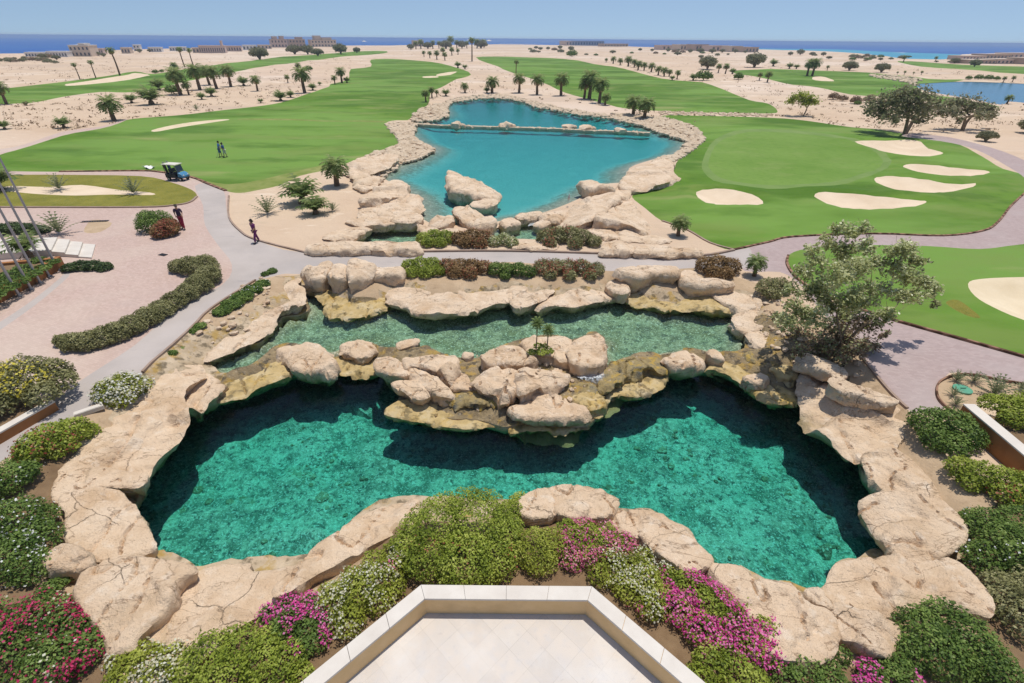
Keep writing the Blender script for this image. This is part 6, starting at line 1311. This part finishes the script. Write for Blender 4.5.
# ------------------------------------------------------------------ far buildings
def bld(x0, x1, yt, yb, wall, label, cols=5, rows=1, dp=8.0, roof=None, extra=(), group=None, cat='building'):
    A, B = W(x0, yb, 0), W(x1, yb, 0); c = (A+B)/2; L = np.linalg.norm((B-A)[:2]); rz = math.atan2(B[1]-A[1], B[0]-A[0]); h = (yb-yt)*mpp(c)
    root = empty('house', (c[0], c[1], min(gz(c), 0)-.1), rz, label, cat, group)
    mb = MB(); mb.box((0, dp/2, h/2), (L, dp, h)); mb.build('wall', MAT[wall], root)
    mb = MB(); mb.box((0, dp/2, h+.18), (L+.5, dp+.5, .34)); mb.build('roof', MAT[roof or wall], root)
    for k, (ex, ew, eh) in enumerate(extra):       # upper storeys, towers: offset and size as shares
        mb = MB(); mb.box((ex*L, dp/2, h+.352+eh*h/2), (ew*L, dp*.7, eh*h)); mb.build('upper_storey', MAT[wall], root)
        mb = MB(); mb.box((ex*L, dp/2, h+.354+eh*h+.12), (ew*L+.4, dp*.7+.4, .24)); u = mb.build('roof', MAT[roof or wall], root)
    for r in range(rows):
        for k in range(cols):
            mb = MB(); ww = L/cols*.42; hh = h/rows*.5; mb.box((-L/2+(k+.5)*L/cols, -.02, (r+.48)*h/rows), (ww, .1, hh)); mb.build('window', MAT['window'], root)
    return root
bld(26, 47, 53.2, 57.0, 'wallwhite', 'long low white house at the far left before the sea, left of two', 7)
bld(48, 68, 52.4, 57.0, 'wallwhite', 'long low white house at the far left before the sea, right of two', 7)
bld(72, 92, 47.0, 56.5, 'wallsand', 'sand coloured villa with a flat white roof standing above the far left houses', 5, 2, 14, 'wallwhite', ((.1, .3, .12),))
bld(97, 104, 49.5, 54.5, 'wallpink', 'small pink house right of the sand coloured villa', 3)
bld(122, 131, 48.5, 53.5, 'wallsand', 'small sand coloured house behind the tall lone palm', 3)
bld(134.5, 141, 45.8, 51.5, 'wallwhite', 'small two storey white house on the far left coast', 2, 2)
bld(149, 162, 48.0, 52.0, 'wallwhite', 'wide bright white house on the far left coast', 5)
bld(170, 186, 47.5, 51.0, 'wallwhite', 'long low pale house left of the terraced row on the coast', 6)
bld(193, 200, 48.5, 53.0, 'wallsand', 'plain pale house end at the left of the terraced row', 2)
bld(200, 226, 46.8, 53.2, 'wallpink', 'long pinkish terraced row with dark openings before the sea', 12, 1, 10, None, ((.38, .06, .6),))
bld(226, 242, 46.8, 51.5, 'wallpink', 'right end of the pinkish terraced row, lower part', 6)
bld(243, 257, 45.8, 50.0, 'wallwhite', 'white house behind the dark dense tree', 4)
bld(272, 288, 40.5, 47.5, 'wallpink', 'brownish villa with a flat top, left of three before the sea', 5, 2, 20, 'wallbrown', ((-.2, .3, .3), (.25, .25, .35)))
bld(290, 306, 40.5, 47.0, 'wallbrown', 'brown villa between two larger ones before the sea', 5, 2, 20, 'wallpink', ((.2, .4, .25),))
bld(312, 337, 41.0, 47.0, 'wallsand', 'large greyish villa with an upper storey, right of three before the sea', 8, 2, 24, 'wallbrown', ((-.2, .25, .55), (.15, .4, .3)))
bld(258, 272, 45.5, 49, 'wallsand', 'low sand coloured wing left of the brownish villas', 4)
bld(415, 424, 41.5, 46.5, 'wallpink', 'tan beach house half hidden by the grove', 3, 2, 14)
bld(566, 604, 41.6, 45.5, 'wallpink', 'long reddish building on the far beach with a pale roof', 14, 1, 24, 'wallwhite')
bld(604, 628, 44.2, 46.6, 'wallbrown', 'low brown wing right of the long reddish building', 8, 1, 20)
for i, (x0, x1, yt, yb, lb) in enumerate(((662,678,46.0,50,'row of low brownish houses in the haze, leftmost of six'),(680,692,45.5,50.5,'low brownish house in the haze, second of six'),(695,708,45.5,51,'low brownish house in the haze, third of six'),(711,728,46.5,51.5,'low brownish house in the haze, fourth of six'),(731,742,47.0,52,'low brownish house in the haze, fifth of six'),(745,758,48.0,52.5,'low brownish house in the haze, rightmost of six'))):
    bld(x0, x1, yt, yb, ('wallpink', 'wallsand', 'wallbrown')[i % 3], lb, 4, 1, 20)
# stepped resort on the right hillside
for i, (x0, x1, yt, yb) in enumerate(((962,985,56.5,60),(985,1010,55,59.5),(1008,1040,54,59),(968,995,60.5,64),(996,1024,60,64),(1024,1060,59,64.5))):
    bld(x0, x1, yt, yb, 'wallbrown' if i % 2 else 'wallpink', ['brown resort block in the upper row at the left','pinkish brown resort block in the upper row, middle','brown resort block in the upper row at the right edge','low resort block in the front row at the left','low resort block in the front row, middle','low resort block in the front row cut by the right edge'][i], 7, 1, 14, 'wallsand')
def parasol(x, y, s, lb):
    b = W(x, y, 0); h = s*mpp(b); root = empty('sunshade', (b[0], b[1], 0), 0, lb, 'sunshade')
    mb = MB(); mb.tube([(0, 0, 0), (0, 0, h)], .12, 6); mb.build('post', MAT['metal'], root)
    mb = MB(); mb.add([(math.cos(a)*h*.8, math.sin(a)*h*.8, h*.8) for a in np.linspace(0, 6.283, 9)[:-1]]+[(0, 0, h*1.05)], [(k, (k+1) % 8, 8) for k in range(8)]+[tuple(range(7, -1, -1))]); mb.build('canopy', MAT['white'], root)
parasol(364.5, 44.5, 3.2, 'white sunshade on the beach left of the grove'); parasol(470, 44, 4, 'white sunshade behind the right part of the grove'); parasol(489, 44.6, 4, 'white sunshade on open beach right of the grove')
HAZE = .00021
# ------------------------------------------------------------------ light
EL, AZ = math.radians(78), math.radians(32)             # azimuth from straight ahead towards the right
to_sun = Vector((math.cos(EL)*math.sin(AZ), math.cos(EL)*math.cos(AZ), math.sin(EL)))
sl = bpy.data.lights.new('sun', 'SUN'); sl.energy = 4.25; sl.angle = math.radians(.53); sl.color = (1, .955, .88)
so = bpy.data.objects.new('sun', sl); COL.objects.link(so); so.rotation_euler = to_sun.to_track_quat('Z', 'Y').to_euler(); so.location = (20, 20, 60)
wd = bpy.data.worlds.new('World'); SC.world = wd; wd.use_nodes = True; nt = wd.node_tree; nt.nodes.clear()
sk = nt.nodes.new('ShaderNodeTexSky'); sk.sky_type = 'NISHITA'; sk.sun_disc = False; sk.sun_elevation = EL; sk.sun_rotation = AZ
sk.altitude = 0; sk.air_density = 1.0; sk.dust_density = .7; sk.ozone_density = 2.0
tcw = nt.nodes.new('ShaderNodeTexCoord'); mpw = nt.nodes.new('ShaderNodeVectorMath'); mpw.operation = 'ADD'; mpw.inputs[1].default_value = (0, 0, .14)
nrm = nt.nodes.new('ShaderNodeVectorMath'); nrm.operation = 'NORMALIZE'
nt.links.new(tcw.outputs['Generated'], mpw.inputs[0]); nt.links.new(mpw.outputs[0], nrm.inputs[0]); nt.links.new(nrm.outputs[0], sk.inputs[0])   # clear air: the pale band sits below the horizon
bg = nt.nodes.new('ShaderNodeBackground'); bg.inputs[1].default_value = .135
nt.links.new(sk.outputs[0], bg.inputs[0]); ow = nt.nodes.new('ShaderNodeOutputWorld'); nt.links.new(bg.outputs[0], ow.inputs[0])
mt, nd, lk = new_mat('haze'); pv = nd.new('ShaderNodeVolumePrincipled'); pv.inputs['Color'].default_value = (.78, .88, 1, 1); pv.inputs['Density'].default_value = HAZE; pv.inputs['Anisotropy'].default_value = 0
lk.new(pv.outputs[0], nd.new('ShaderNodeOutputMaterial').inputs['Volume'])
mb = MB(); mb.box((0, 1480, 5.5), (5400, 3040, 21.5)); hz = mb.build('haze', mt); tag(hz, 'thin sea haze over the far desert and coast', 'haze', None, 'stuff'); hz.display_type = 'WIRE'
SC.view_settings.view_transform = 'Standard'; SC.view_settings.look = 'None'; SC.view_settings.gamma = 1; SC.view_settings.exposure = -.20
SC.render.engine = 'CYCLES'; SC.cycles.max_bounces = 6; SC.cycles.transparent_max_bounces = 10; SC.cycles.volume_bounces = 0
SC.cycles.caustics_reflective = False; SC.cycles.caustics_refractive = False
